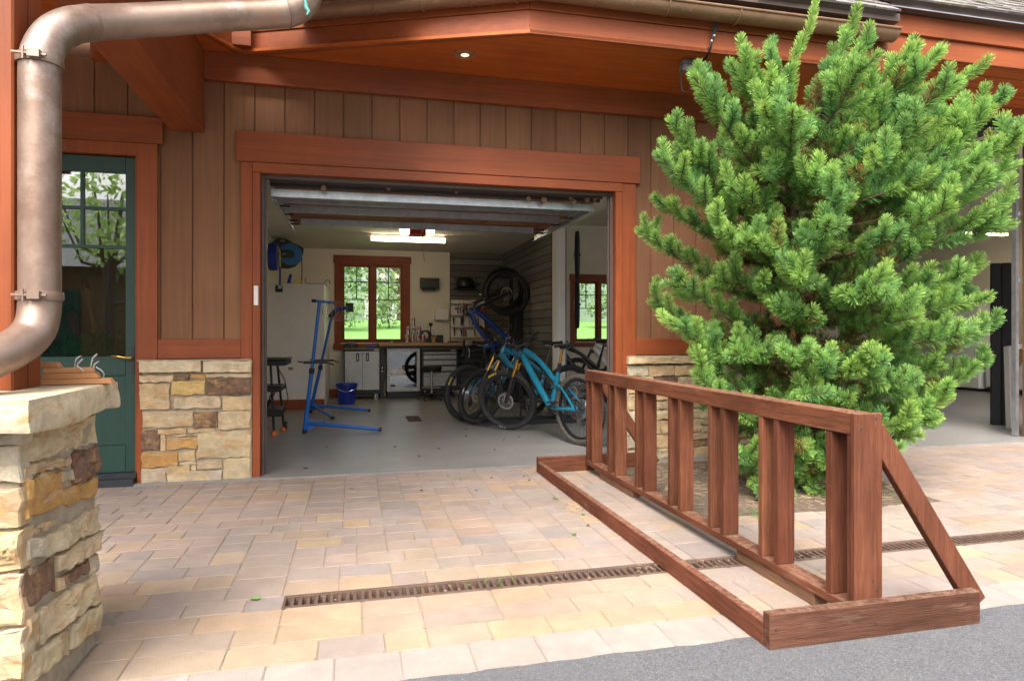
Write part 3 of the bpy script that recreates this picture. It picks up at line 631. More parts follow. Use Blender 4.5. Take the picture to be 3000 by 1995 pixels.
# ================================================================== PORCH PILLAR, POST, DOWNSPOUT
PX, PY0, PY1 = -.945, 2.19, 2.79
pil = thing('stone_pillar', 'rough sandstone porch pillar with thick capstone beside the downspout', 'pillar', (-1.24,2.49,0))
LP = Vector((-1.24,2.49,0))
def pbox(name, m, *b, bev=0):
    mb = MB()
    for q in b: mb.box(q[0]-LP.x,q[1]-LP.x,q[2]-LP.y,q[3]-LP.y,q[4],q[5])
    return mb.build(name, m, pil, bev=bev)
pbox('core', M['mortar'], (-1.53,PX-.013,PY0+.016,PY1-.01,0,.905))
PR = lambda a, b, h: (PX-.045+h-LP.x, a-LP.y, b)
PFr = lambda a, b, h: (a-LP.x, PY0+.05-h-LP.y, b)
z4 = lambda x, y: (x/3.136, 1000+y/3.136); z5 = lambda x, y: (x/2.876, 1450+y/2.876)
def RS(zf, pts, k, dep=.045):
    q = []
    for x, y in pts:
        v = onX(*zf(x,y), PX); q.append((min(max(v.y,PY0-.0),PY1), min(max(v.z,.004),.91)))
    # order counter clockwise as given: force by area sign
    ar = sum(q[i][0]*q[(i+1)%len(q)][1]-q[(i+1)%len(q)][0]*q[i][1] for i in range(len(q)))
    if ar < 0: q.reverse()
    link('stone', stone_mesh(q, PR, dep+rng.uniform(-.010,.008), rng, .03, .008), M['stonebrown' if k == 2 else 'stone'], pil, col=jit(KC[k],.06))
RS(z4,[(235,870),(900,655),(908,925),(235,1120)],0); RS(z4,[(690,1020),(935,945),(930,1195),(695,1300)],2,.05); RS(z4,[(235,1150),(670,1060),(670,1125),(235,1230)],1)
RS(z4,[(590,1185),(685,1160),(690,1260),(590,1275)],5); RS(z4,[(230,1265),(578,1190),(575,1500),(235,1640)],3,.05); RS(z4,[(600,1350),(940,1225),(940,1370),(610,1520)],3)
RS(z5,[(240,300),(520,195),(500,250),(240,365)],1); RS(z5,[(420,345),(835,95),(845,280),(415,500)],0); RS(z5,[(235,375),(410,345),(400,510),(235,560)],5)
RS(z5,[(490,505),(850,300),(830,465),(500,655)],0,.05); RS(z5,[(205,650),(475,520),(485,790),(205,980)],2,.05); RS(z5,[(530,690),(765,540),(765,640),(530,760)],2)
RS(z5,[(775,510),(850,470),(855,640),(780,680)],5); RS(z5,[(490,690),(525,690),(525,790),(490,810)],1); RS(z5,[(330,965),(800,660),(858,860),(350,1250)],0,.05)
RS(z5,[(205,1040),(315,985),(335,1250),(205,1330)],1); RS(z5,[(610,1080),(860,890),(857,1120),(590,1290)],0,.05); RS(z5,[(205,1380),(580,1130),(575,1340),(205,1640)],0,.05)
r3 = random.Random(5)
rows(-1.53, PX+.005, .004, .905, PFr, pil, (.11,.2), (.18,.34), (.045,.06), r3)
CAPP = lambda a, b, h: (-.905+h-LP.x, a-LP.y, b)
def slab(name, x0, x1, y0, y1, z0, z1, c, seed):
    r = random.Random(seed); bm = bmesh.new(); bmesh.ops.create_cube(bm, size=1)
    bmesh.ops.scale(bm, vec=(x1-x0,y1-y0,z1-z0), verts=bm.verts); bmesh.ops.translate(bm, vec=((x0+x1)/2-LP.x,(y0+y1)/2-LP.y,(z0+z1)/2), verts=bm.verts)
    bmesh.ops.bevel(bm, geom=bm.edges[:], offset=.012, segments=2, affect='EDGES', profile=.6)
    bmesh.ops.subdivide_edges(bm, edges=[e for e in bm.edges if e.calc_length() > .05], cuts=7, use_grid_fill=True)
    bmesh.ops.triangulate(bm, faces=[f for f in bm.faces if len(f.verts) > 4])
    o = Vector((r.random()*40,0,0))
    for v in bm.verts:
        side = 1 if v.co.z < z1-.012 else .15
        nn = Vector((mnoise.noise(v.co*9+o), mnoise.noise(v.co*9+o+Vector((5,5,5))), mnoise.noise(v.co*7+o+Vector((9,1,3)))))
        n2 = mnoise.noise(v.co*26+o)
        v.co += Vector((nn.x*.016+n2*.006, nn.y*.016+n2*.006, nn.z*(.018 if v.co.z < (z0+z1)/2 else .004)))*side
    me = bpy.data.meshes.new(name); bm.to_mesh(me); bm.free(); me.polygons.foreach_set('use_smooth',[True]*len(me.polygons)); me.set_sharp_from_angle(angle=R(35))
    return link(name, me, M['stone'], pil, col=c)
slab('capstone', -1.62, -.878, 2.08, 2.79, .895, .995, (.53,.44,.30), 3)
pbox('post', M['trim_z'], (-1.262,-1.062,2.405,2.600,.992,2.776), bev=.006)
pbox('post_seam', M['dark'], (-1.0625,-1.0610,2.500,2.502,1.0,2.7))
# downspout
dsp = thing('downspout', 'aged copper round downspout elbowing past the stone pillar', 'downspout', (0,0,0))
def smooth_path(pts, n=6):
    out = []
    for i in range(len(pts)-1):
        p0, p1, p2, p3 = pts[max(i-1,0)], pts[i], pts[i+1], pts[min(i+2,len(pts)-1)]
        for k in range(n):
            t = k/n; out.append(.5*((2*p1)+(p2-p0)*t+(2*p0-5*p1+4*p2-p3)*t*t+(3*p1-p0-3*p2+p3)*t**3))
    return out+[pts[-1]]
RP = .0595
V = lambda x, y, t: atT(x, y, t)
up = smooth_path([V(117,868,2.13),V(117,690,2.13),V(117,480,2.13),V(117,300,2.13),V(117,215,2.13),V(122,165,2.135),V(150,112,2.16),V(200,80,2.21),V(262,69,2.28),V(360,64,2.38),V(500,56,2.48),V(640,47,2.56),V(780,40,2.63),V(845,34,2.66),V(880,18,2.68),V(902,-20,2.69),V(908,-90,2.70),V(908,-220,2.70)],5)
MB().tube(up, RP, 24).build('pipe', M['copper'], dsp, True)
lo = smooth_path([V(117,862,2.13),V(117,880,2.13),V(115,915,2.125),V(106,955,2.11),V(82,990,2.08),V(45,1018,2.03),V(-10,1045,1.97),V(-90,1078,1.90),V(-190,1110,1.85)],5)
MB().tube(lo, RP*1.01, 24).build('elbow', M['copper'], dsp, True)
def collar(px, py, t, r, h, dz=None):
    p = V(px,py,t); return MB().lathe([(r-.004,-h),(r,-h),(r+.002,0),(r,h),(r-.004,h)], 26, tuple(p)).build('clamp', M['copper'], dsp, True)
for py in (182, 868):
    c = collar(117,py,2.13,RP+.006,.014); p = V(117,py,2.13)
    MB().box(p.x-.004,p.x+.03,p.y-RP-.022,p.y-RP-.002,p.z-.012,p.z+.012).tube([(p.x-.018,p.y-RP-.012,p.z-.02),(p.x-.018,p.y-RP-.012,p.z+.02)],.004,6).tube([(p.x-.05,p.y-RP-.012,p.z),(p.x+.045,p.y-RP-.006,p.z)],.005,6).build('clamp_bolt', M['copper'], dsp, True)
    MB().tube([(p.x-.05,p.y+.02,p.z),(-1.07,2.48,p.z)],.006,6).build('clamp_bolt', M['copper'], dsp)
for (px,py,t,qx,qy,qt) in ((258,69,2.277,300,68,2.32),(838,35,2.655,846,34,2.66)):
    a, b = V(px,py,t), V(qx,qy,qt); b = a + (b-a).normalized()*.012
    MB().tube([a,b], RP+.0025, 24).build('seam', M['copper'], dsp, True)
MB().tube([V(893,8,2.62)+Vector((0,0,.02)), V(897,22,2.62), V(905,35,2.615), V(899,45,2.61)], [.004,.008,.006,.003], 6).build('verdigris_streak', M['patina'], dsp, True)
# hook boards left on the capstone
zz = .997
for i, (x0, y0, L, rz, hooks) in enumerate([(-1.075,2.63,.225,.12,(.13,.19)),(-1.075,2.645,.175,.16,(.10,.15)),(-1.075,2.655,.155,.20,(.09,.14)),(-1.10,2.66,.075,.1,())]):
    LB = ['long lowest cedar strip of the pile on the capstone','middle cedar strip of the pile on the capstone','upper cedar strip of the pile on the capstone','short cedar offcut lying on the pile of strips'][i]
    hb = thing('hook_strip', LB, 'wood strip', (x0,y0,zz), rz, 'cedar strips piled on the capstone')
    MB().prism([(0,0),(L,0),(L-.012,.019),(0,.019)], -.026, .026).build('strip', M['cedar'], hb, bev=.002)
    for h in hooks:
        s = rng.choice((-1,1)); hh = rng.uniform(.025,.04)
        MB().tube([(h,.0,.012),(h+.002,.0,.035),(h+.006*s,-.005,.035+hh*.5),(h+.022*s,-.01,.035+hh)],.0024,6).build('hook', M['chrome'], hb, True)
    zz += .0195
# ================================================================== BIKE RACK
rk = thing('bike_rack', 'long weathered red wooden bike rack with paired upright slats', 'bike rack', (1.98,3.7,0))
OX, OY = 1.98, 3.7
def rb(name, m, x0,x1,y0,y1,z0,z1, c=(.142,.052,.029), bev=.003):
    return box(x0-OX,x1-OX,y0-OY,y1-OY,z0,z1).build(name, M[m], rk, bev=bev, col=jit(c,.14))
rb('end_board','rack_x',1.495,2.465,2.135,2.178,.002,.135,(.105,.047,.030)); rb('end_board','rack_x',1.495,2.465,5.30,5.342,.002,.132)
rb('side_rail','rack_y',1.495,1.535,2.1785,5.2995,.002,.092)
rb('bottom_rail','rack_y',1.915,2.005,2.179,5.299,.060,.0995); rb('top_rail','rack_y',1.912,2.006,2.205,4.62,.775,.862); rb('top_rail','rack_y',1.912,2.006,4.622,5.297,.775,.862)
rb('skid','rack_y',1.925,1.995,2.44,3.03,.002,.059,(.19,.10,.062)); rb('skid','rack_y',1.925,1.995,4.35,4.98,.002,.059,(.19,.10,.062))
for i,(a,b) in enumerate([(2.205,2.34),(2.69,2.81),(3.15,3.28),(3.63,3.76),(4.13,4.26),(4.64,4.765),(5.14,5.26)]):
    for y in (a,b):
        endp = (y in (2.205,5.26))
        if endp and y < 3: rb('end_post','rack',1.905,2.035,2.180,2.204,.10,.862,(.138,.050,.028)); rb('slat','rack',1.915,2.005,2.2045,2.235,.10,.7745)
        else: rb('slat','rack',1.915,2.005,y-.017,y+.018,.10,.7745,rng.choice(((.145,.052,.028),(.12,.043,.024),(.16,.061,.032))))
for y in (2.225,5.25):
    MB().beam((2.03-OX,y-OY,.79),(2.54-OX,y-OY,.045),.038,.088,(1,0,.7)).build('brace', M['rack'], rk, bev=.003, col=(.138,.050,.028))

for y in (2.26,2.75,3.21,3.70,4.20,4.56,4.68,5.20):
    for x in (1.94,1.98): MB().lathe([(.0045,.8615),(.0045,.8635)],8,(x-OX+rng.uniform(-.006,.006),y-OY,0)).build('screw', M['darkmetal'], rk)
for z in (.80,.84,.16,.2): MB().lathe([(.0045,2.1785-OY),(.0045,2.181-OY)],8,(rng.uniform(1.93,2.01)-OX,0,z),'y').build('screw', M['darkmetal'], rk)
for x in (1.52,1.96,2.40): MB().lathe([(.0045,2.1325-OY),(.0045,2.136-OY)],8,(x-OX,0,rng.uniform(.05,.10)),'y').build('screw', M['darkmetal'], rk)
# ================================================================== PINE TREE
TB = Vector((3.40,4.36,0.0)); RT = Vector((CS,-SN,0)); FW = Vector((SN,CS,0)); TT = 5.03
prof = [(6,-20,40),(60,-70,120),(130,-190,240),(200,-350,420),(300,-400,520),(400,-440,620),(520,-450,630),(660,-490,610),(760,-440,500),(870,-470,500),(950,-420,560),(1050,-340,520),(1150,-310,400),(1270,-280,320),(1400,-220,120),(1490,-190,50)]
def env(z):
    py = HOR - (z-CAM_H)*FPX/TT
    py = min(max(py, prof[0][0]), prof[-1][0])
    for (a, l0, r0), (b, l1, r1) in zip(prof, prof[1:]):
        if a <= py <= b:
            f = (py-a)/(b-a); return -(l0+(l1-l0)*f)*TT/FPX, (r0+(r1-r0)*f)*TT/FPX
tr_ = random.Random(11)
tree = thing('pine_tree', 'bushy green young pine growing in the bed between the garage bays', 'tree', tuple(TB))
tk = MB(); trunk = [Vector((0,0,-.05)), Vector((.03,.0,.5)), Vector((-.02,.02,1.2)), Vector((-.10,.03,1.9)), Vector((-.15,.02,2.4)), Vector((-.14,.01,2.62)), Vector((-.13,0,2.76))]
tk.tube(smooth_path(trunk,4), [.105-.0040*i for i in range(25)], 12)
def trunk_at(z):
    for a, b in zip(trunk, trunk[1:]):
        if a.z <= z <= b.z: return a.lerp(b, (z-a.z)/(b.z-a.z))
    return trunk[-1].copy()
NV = []; NF = []; NC = []
def needle(p, d, L, wd, c0, c1):
    s = d.cross(Vector((tr_.uniform(-1,1),tr_.uniform(-1,1),tr_.uniform(-1,1)))).normalized()*wd
    b = len(NV); NV.extend((p-s*.7, p+s*.7, p+d*L+s*.55, p+d*L-s*.55)); NF.append((b,b+1,b+2,b+3)); NC.extend((c0,c0,c1,c1))
def lerp3(a, b, t): return tuple(a[i]+(b[i]-a[i])*t for i in range(3))
def shoot(path, bright, dens=520, nl=.064, brown=0.):
    """a stem clothed all round with needles that lean towards its tip"""
    segs = [(a, b, (b-a).length) for a, b in zip(path, path[1:])]; L = sum(s[2] for s in segs)
    n = int(L*dens*1.75); acc = 0; si = 0; pos = 0
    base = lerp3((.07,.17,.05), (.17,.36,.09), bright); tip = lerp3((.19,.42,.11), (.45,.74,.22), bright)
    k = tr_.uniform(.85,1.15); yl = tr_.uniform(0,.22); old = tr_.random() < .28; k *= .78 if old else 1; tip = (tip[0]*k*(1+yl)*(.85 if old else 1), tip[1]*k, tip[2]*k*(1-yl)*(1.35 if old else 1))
    for i in range(n):
        s = (i+tr_.random())/n*L; q = s
        for a, b, l in segs:
            if q <= l or (a, b, l) == segs[-1]: break
            q -= l
        t = (b-a).normalized(); p = a + t*min(q,l)
        u = t.orthogonal().normalized(); v = t.cross(u); ph = tr_.random()*6.283
        fr = s/L; lean = .55 + .75*fr**4 + tr_.uniform(-.10,.10)
        d = (t*lean + (u*math.cos(ph)+v*math.sin(ph))).normalized(); d.z += .10; d.normalize()
        ln = nl*tr_.uniform(.9,1.06)*(.85 if fr > .93 else 1)
        if brown and tr_.random() < brown*(1-fr*.5): c0 = (.14,.07,.025); c1 = (.30,.16,.06)
        else:
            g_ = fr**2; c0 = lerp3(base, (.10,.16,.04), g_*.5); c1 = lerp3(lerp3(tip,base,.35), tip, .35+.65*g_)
        needle(p, d, ln, .0030, c0, c1)
    e = path[-1]; t = (path[-1]-path[-2]).normalized()
    for i in range(18):     # tuft and bud at the tip
        u = t.orthogonal().normalized(); v = t.cross(u); ph = tr_.random()*6.283; a = tr_.uniform(.1,.75)
        needle(e, (t + (u*math.cos(ph)+v*math.sin(ph))*a).normalized(), nl*tr_.uniform(.6,.95), .0026, (.20,.24,.06), lerp3(tip,(.34,.56,.14),.5))
    st = [p for p in path]; tk.tube(st, [.0055-.0025*i/(len(st)-1) for i in range(len(st))], 4, False)
def bend(p, d, L, upb, n=4):
    pts = [p]; d = d.normalized()
    for i in range(n):
        d = (d + Vector((tr_.uniform(-.10,.10), tr_.uniform(-.10,.10), upb+tr_.uniform(-.06,.06)))).normalized(); pts.append(pts[-1]+d*L/n)
    return pts

def limb(st, en, f, front=0., full=True):
    ln = (en-st).length
    if ln < .15: return
    mid = st.lerp(en,.5) + Vector((tr_.uniform(-.06,.06),tr_.uniform(-.06,.06), -.12*ln + tr_.uniform(-.03,.03)))
    pts = [st*(1-t)**2 + mid*2*t*(1-t) + en*t*t for t in [i/9 for i in range(10)]]
    tk.tube(pts, [max(.004, (.011*min(1,ln))*(1-i/9)+.005) for i in range(10)], 6, False)
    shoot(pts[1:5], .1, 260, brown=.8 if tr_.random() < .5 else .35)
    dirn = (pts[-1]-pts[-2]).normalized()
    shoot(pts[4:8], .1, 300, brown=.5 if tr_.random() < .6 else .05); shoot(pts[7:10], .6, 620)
    m = max(4, int(ln*.78/.066)); side = 1
    for j in range(m):
        t = .22 + .76*(j+tr_.random()*.6)/m; i = min(8,int(t*9)); p = pts[i].lerp(pts[i+1], t*9-i); tg = (pts[i+1]-pts[i]).normalized()
        sd_ = tg.cross(Vector((0,0,1))).normalized()*side; side = -side
        d = (tg*.5 + sd_*tr_.uniform(.1,1.0) + Vector((0,0,tr_.uniform(-.5,1.1)))).normalized()
        L = tr_.uniform(.10,.20); inner = max(0,.55-t)
        pth = bend(p, d, L, .17 if f > .3 else tr_.uniform(-.10,.14))
        if (TB+pth[-1]).y > F-.10: continue
        dead = inner > .12 and tr_.random() < .45
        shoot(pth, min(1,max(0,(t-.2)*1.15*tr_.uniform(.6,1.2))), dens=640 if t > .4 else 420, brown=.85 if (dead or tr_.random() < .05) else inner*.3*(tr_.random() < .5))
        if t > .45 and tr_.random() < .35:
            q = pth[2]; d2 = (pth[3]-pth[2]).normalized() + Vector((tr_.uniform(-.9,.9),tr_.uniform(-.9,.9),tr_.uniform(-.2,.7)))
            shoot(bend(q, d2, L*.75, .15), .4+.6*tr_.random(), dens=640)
# limbs whose tips make the outline of the crown
TIPS = [(2176,140),(2250,131),(2507,70),(2559,103),(2699,131),(2769,131),(2853,201),(2138,178),(2026,215),(1956,346),(1919,449),(2919,313),(2984,378),(2989,477),(2979,570),(1863,673),(1909,579),(1900,883),(1956,794),(1956,934),(2890,766),(2863,850),(2937,934),(2900,1037),(2750,1224),(2704,1275),(2792,1158),(2021,1028),(2031,1089),(2377,1440),(2200,1420),(2250,1480),(2130,1330),(2480,1330),(2330,1380),(2290,1300),(2560,1250),(2140,1200),(2420,1210)]
for n_, (px, py) in enumerate(TIPS):
    low = py > 1180; dep_ = tr_.uniform(-.75,-.35) if low else tr_.uniform(-.55,.12)
    if px < 1930 and py > 500: dep_ = .45
    e = atT(px,py,TT+dep_) - TB; hd = math.hypot(e.x,e.y); z0 = min(2.75, max(.25, e.z - .45*hd - (.35 if e.z > 2.6 else .1) + (.35 if low else 0)))
    st = trunk_at(z0); dn = (e-st).normalized(); limb(st, e - dn*.03, .9 if not low else .1)
NL = 76; ga = 2.39996
for k in range(NL):
    f = (k+.5)/NL; z0 = .22 + 2.45*f**.92; phi = k*ga + tr_.uniform(-.3,.3); cl, dp_ = math.cos(phi), math.sin(phi)
    rise = -.22 + .62*f + tr_.uniform(-.12,.15); ze = min(max(z0 + rise, .10), 3.0)
    lf, rt = env(ze); lat = lf if cl < 0 else rt; dep = min(1.05, .74*(lf+rt)/2) if dp_ < 0 else min(.95, .7*(lf+rt)/2)
    rr = 1/math.sqrt((cl/max(lat,.05))**2 + (dp_/max(dep,.05))**2) * tr_.choice((.93,.86,.76,.64,.9))
    en = RT*cl*rr + FW*dp_*rr; en.z = ze; limb(trunk_at(z0), en, f)
for k in range(24):     # limbs reaching out towards the drive
    z0 = .3 + 2.2*(k+.5)/24; a_ = tr_.uniform(-1.1,1.1); rr = tr_.uniform(.55,.98); en = RT*math.sin(a_)*rr - FW*math.cos(a_)*rr; en.z = min(2.9,max(.12, z0 + tr_.uniform(-.25,.35))); limb(trunk_at(z0), en, z0/3)
for k in range(16):     # full upper right of the crown
    e = atT(tr_.uniform(2480,2960), tr_.uniform(230,560), TT+tr_.uniform(-.6,.1)) - TB; limb(trunk_at(tr_.uniform(1.7,2.6)), e, .8)
# leader
pth = bend(Vector((-.13,0,2.72)), atT(2300,240,TT-.1)-TB-Vector((-.13,0,2.72)), .22, .1, 3) + [atT(2330,160,TT-.12)-TB, atT(2372,80,TT-.14)-TB, atT(2388,14,TT-.15)-TB]
tk.tube(pth,[.016,.014,.012,.010,.008,.007,.005],6,False); shoot(pth,.85,640,.060)
for s_ in (3,4): shoot(bend(pth[s_], Vector((tr_.uniform(-.6,.8),tr_.uniform(-.6,.2),.8)), .15, .2), .9, 640)
tk.build('trunk', M['bark'], tree, True)
me = bpy.data.meshes.new('crown'); me.from_pydata([tuple(v) for v in NV], [], NF); colattr(me, NC); link('crown', me, M['needle'], tree)
# ================================================================== OVERHEAD DOORS
od = thing('overhead_door', 'open sectional garage door rolled up over the bike bay', 'garage door', (.79,6,0))
def ob(root, ox, oy):
    def f(name, m, x0,x1,y0,y1,z0,z1, bev=0, col=None): return box(x0-ox,x1-ox,y0-oy,y1-oy,z0,z1).build(name, M[m] if isinstance(m,str) else m, root, bev=bev, col=col)
    return f
q = ob(od,.79,6)
for i in range(4):
    y0 = 5.90 + i*.56
    q('door_section','oilwood', -.69,2.28,y0,y0+.552,2.470,2.505)
    for xx in [-.69,.03,.76,1.48,2.18]: q('stile','oilwood', xx,xx+.10,y0+.062,y0+.49,2.455,2.4695)
    for yy in (y0,y0+.491): q('section_rail','oilwood', -.69,2.28,yy+.001,yy+.060,2.454,2.4695)
q('bottom_seal','rubber',-.70,2.27,5.865,5.899,2.425,2.50); q('bottom_seal','weather',-.70,2.29,5.845,5.863,2.452,2.50)
def strut(y, x0, x1, z0=2.372, z1=2.442):
    mb = MB(); mb.box(x0-.79,x1-.79,y-6,y-6+.003,z0,z1).box(x0-.79,x1-.79,y-6+.003,y-6+.05,z0,z0+.003).box(x0-.79,x1-.79,y-6+.05,y-6+.053,z0,z1)
    mb.build('strut', M['steel'], od)
strut(5.945,-.70,2.24,2.350,2.418); strut(6.37,-.69,2.2,2.385,2.44); strut(6.78,-.68,2.16); strut(7.56,-.58,2.08)
for x, s in ((-.695,1),(2.20,-1)):
    mb = MB(); mb.box(x-.79,x-.79+.004,0,1.95,2.33,2.40).box(x-.79,x-.79+.03*s,0,1.95,2.328,2.332) if s > 0 else mb.box(x-.79,x-.79+.004,0,1.95,2.33,2.40).box(x-.79-.03,x-.79,0,1.95,2.328,2.332)
    mb.build('track', M['steel'], od)
    for y in (.45,.9,1.5):
        MB().box(min(x,x+.09*s)-.79,max(x,x+.09*s)-.79,y,y+.05,2.40,2.415).tube([(x-.79,y+.025,2.37),(x-.79+.10*s,y+.025,2.37)],.008,6).build('hinge', M['darkmetal'], od)
MB().tube([(.0,1.6,2.45),(.0,1.6,2.36),(.02,1.62,2.30)],.006,6).build('latch_arm', M['darkmetal'], od)
# mud dauber nests stuck on the lower edge of the door
for px, py, s in [(948,551,.026),(1138,552,.020),(1337,562,.018),(1549,582,.022),(1594,586,.032),(1611,571,.015),(1673,580,.022),(1682,592,.026),(1720,585,.026),(1743,586,.018),(1752,578,.022)]:
    p = onY(px,py,5.855); mb = MB(); mb.lathe([(.1*s,-.4*s),(.7*s,-.42*s),(s,-.1*s),(.9*s,.35*s),(.45*s,.6*s),(.1*s,.65*s)],10,axis='y')
    for i,v in enumerate(mb.v): mb.v[i] = v*(1+.22*mnoise.noise(v*80+Vector((px,0,0))))
    o = mb.build('mud_nest', M['bag'], None, True); o.location = p; tag(o,'small clay wasp nest stuck on the raised garage door edge','nest','wasp nests on the garage door')
od2 = thing('overhead_door', 'tall open garage door and tracks of the far bay', 'garage door', (5.8,6,0)); q = ob(od2,5.8,6)
q('bottom_seal','rubber',O2L+.02,O2R-.02,5.86,5.90,3.47,3.56)
for i in range(4): q('door_section','darkmetal',O2L+.03,O2R-.05,5.91+i*.56,6.46+i*.56,3.50,3.54)
for x in (O2L+.04, O2R-.02):
    q('track','steel',x,x+.045,5.85,5.856,.02,3.2); q('track','steel',x,x+.004,5.857,5.90,.02,3.2)
    MB().tube([(x+.02-5.8,-.12,3.18),(x+.02-5.8,-.10,3.32),(x+.02-5.8,-.02,3.42),(x+.02-5.8,.12,3.45),(x+.02-5.8,2.0,3.46)],.024,8).build('track_curve', M['darkmetal'], od2, True)
    for z in (1.0,1.75,2.5): q('track_bracket','steel',x+.046,x+.10,5.84,5.85,z,z+.05)
# small fixings on the facade
kp = thing('door_sensor', 'white plastic sensor on the jamb of the open bike bay', 'sensor', (-.776,F-.04,1.47)); q = ob(kp,0,0)
box(-.017,.017,-.018,.003,-.07,.09).build('case', M['white'], kp, bev=.003); box(-.014,.012,-.019,-.0182,-.06,.02).build('cover', M['whitep'], kp)
jb = thing('junction_box', 'grey junction box with dangling black cables under the eave', 'junction box', (2.66,4.90,3.37))
box(-.055,.055,-.04,.04,-.045,.044).build('case', M['greypl'], jb, bev=.008); box(-.056,.056,-.041,.041,.004,.008).build('lid_seam', M['darkmetal'], jb)
for pts in ([(-.05,.0,-.03),(-.06,0,-.10),(-.055,0,-.18),(-.03,0,-.215),(.02,.02,-.20),(.05,.05,-.15)],[(.05,-.02,.02),(.07,-.06,-.04),(.09,-.10,.02),(.07,-.20,.03),(.085,-.225,.11),(.11,-.24,.20),(.12,-.26,.26)],[(.05,-.0,.02),(.08,-.04,-.07),(.10,-.05,-.02),(.085,-.205,.05),(.10,-.23,.14),(.15,-.25,.25)],[(.03,-.02,.03),(.06,-.06,.06),(.075,-.2,.06),(.095,-.235,.2),(.10,-.26,.27)]):
    MB().tube(smooth_path([Vector(p) for p in pts],4),.0055,6).build('cable', M['black'], jb, True)
for p in ((.085,-.232,.12),(.105,-.24,.16)): MB().box(p[0]-.006,p[0]+.006,p[1]-.004,p[1]+.004,p[2]-.006,p[2]+.006).build('cable_clip', M['white'], jb)
# ================================================================== GARAGE LAMPS
fx = thing('ceiling_lamp', 'lit fluorescent strip light under the bike bay ceiling', 'lamp', (.81,10.30,2.60)); q = ob(fx,0,0)
q('housing','white',-.57,.57,-.06,.06,.06,.10); 
MB().prism([(-.065,.06),(.065,.06),(.055,.012),(.03,0),(-.03,0),(-.055,.012)],-.565,.565,'x').build('diffuser', M['lens'], fx); q('end_cap','white',-.578,-.566,-.07,.07,-.005,.07); q('end_cap','white',.566,.578,-.07,.07,-.005,.07)
op = thing('door_opener', 'red and black garage door opener with two lit bulbs', 'opener', (.81,8.82,2.50)); q = ob(op,0,0)
q('motor_case','redp',-.11,.11,-.14,.14,-.02,.09,.01); q('motor_case','black',-.22,.22,-.15,.15,.0905,.13,.01)
for s in (-1,1): MB().lathe([(.0,-.05),(.045,-.04),(.065,-.01),(.07,.03),(.05,.06)],16,(s*.165,0,.03)).build('lamp_cover', M['bulb'], op, True)
q('rail','steel',-.015,.015,-2.8,-.141,.06,.09); q('hanger','steel',-.10,-.08,-.02,.02,.131,.199); q('hanger','steel',.08,.10,-.02,.02,.131,.199)
MB().tube([(.02,-.5,.06),(.02,-.5,-.25),(.05,-.5,-.42)],.003,5).build('pull_cord', M['redp'], op)
f2 = thing('ceiling_lamp', 'lit strip light in the far garage bay', 'lamp', (11.5,9.88,3.02)); q = ob(f2,0,0)
q('housing','white',-.5,.5,-.06,.06,.03,.08); q('diffuser','lens',-.5,.5,-.05,.05,0,.029); q('hanger','steel',-.3,-.29,-.005,.005,.081,.58); q('hanger','steel',.29,.3,-.005,.005,.081,.58)
# ================================================================== WORKSHOP
cab = thing('tool_cabinet', 'silver treadplate two door tool cabinet below the window', 'cabinet', (.13,11.80,0)); q = ob(cab,0,0)
q('body','darkmetal',-.32,.315,.025,.45,.12,.86,.004); q('top_panel','darkmetal',-.325,.32,.0,.46,.861,.895,.004); q('worktop','oak',-.325,.32,.0,.46,.8955,.908,.002); q('plinth','darkmetal',-.32,.315,.01,.45,.10,.119)
for a,b in ((-.30,-.006),(.0,.29)): q('door','plate',a,b,.005,.0245,.175,.855,.002)
for x in (-.085,.085): q('handle','black',x-.025,x+.025,-.004,.0045,.68,.82,.004); 
for x in (-.085,.085): q('grip','steel',x-.006,x+.006,-.012,-.0045,.70,.80)
for x in (-.25,-.22,.22,.25): q('foot','steel',x-.008,x+.008,.05,.07,.012,.10)
for x in (-.24,.23): MB().lathe([(.03,.0),(.03,.02)],12,(x,.07,.045),'x').build('caster', M['black'], cab)
q('badge','whitep',.20,.29,-.002,-.0005,.872,.886)
wb = thing('workbench', 'long butcher block workbench on dark steel legs', 'workbench', (1.35,11.75,0)); q = ob(wb,0,0)
q('bench_top','oak',-.94,1.30,.0,.52,.947,1.0,.004); q('apron','darkmetal',-.92,1.28,.03,.06,.90,.9465)
for x in (-.91,1.22): q('leg','darkmetal',x,x+.06,.05,.11,.012,.8995); q('leg','darkmetal',x,x+.06,.42,.48,.012,.8995)
for z in (.50,.56): MB().lathe([(.008,0),(.008,.004)],8,(-.88,.046,z),'y').build('bolt', M['chrome'], wb)
fr = thing('beverage_fridge', 'undercounter fridge with glass door and treadplate frame', 'fridge', (.845,11.80,0)); q = ob(fr,0,0)
q('body','black',-.285,.285,.05,.46,.012,.88); q('kick_panel','darkmetal',-.285,.285,.02,.0495,.02,.125,.003)
for x in (-.14,.14): q('vent','black',x-.12,x+.12,.012,.0195,.045,.10)
mb = MB()
for b in ((-.29,-.235,.0,.045,.135,.90),(.235,.29,.0,.045,.135,.90),(-.235,.235,.0,.045,.845,.90),(-.235,.235,.0,.045,.135,.20)): mb.box(*b)
mb.build('door_frame', M['plate'], fr); q('pane','fridgeglass',-.235,.235,.02,.026,.20,.845)
q('liner','whitep',-.27,.27,.30,.31,.14,.87)
for z in (.36,.54,.69): q('shelf','whitep',-.235,.235,.055,.29,z,z+.012)
dc = thing('drawer_chest', 'dark five drawer tool chest with treadplate drawer fronts', 'tool chest', (1.49,11.80,0)); q = ob(dc,0,0)
q('body','darkmetal',-.325,.33,.02,.45,.15,.885,.003); q('worktop','oak',-.33,.335,.0,.46,.8855,.900); q('badge','whitep',.21,.29,.014,.0195,.855,.868)
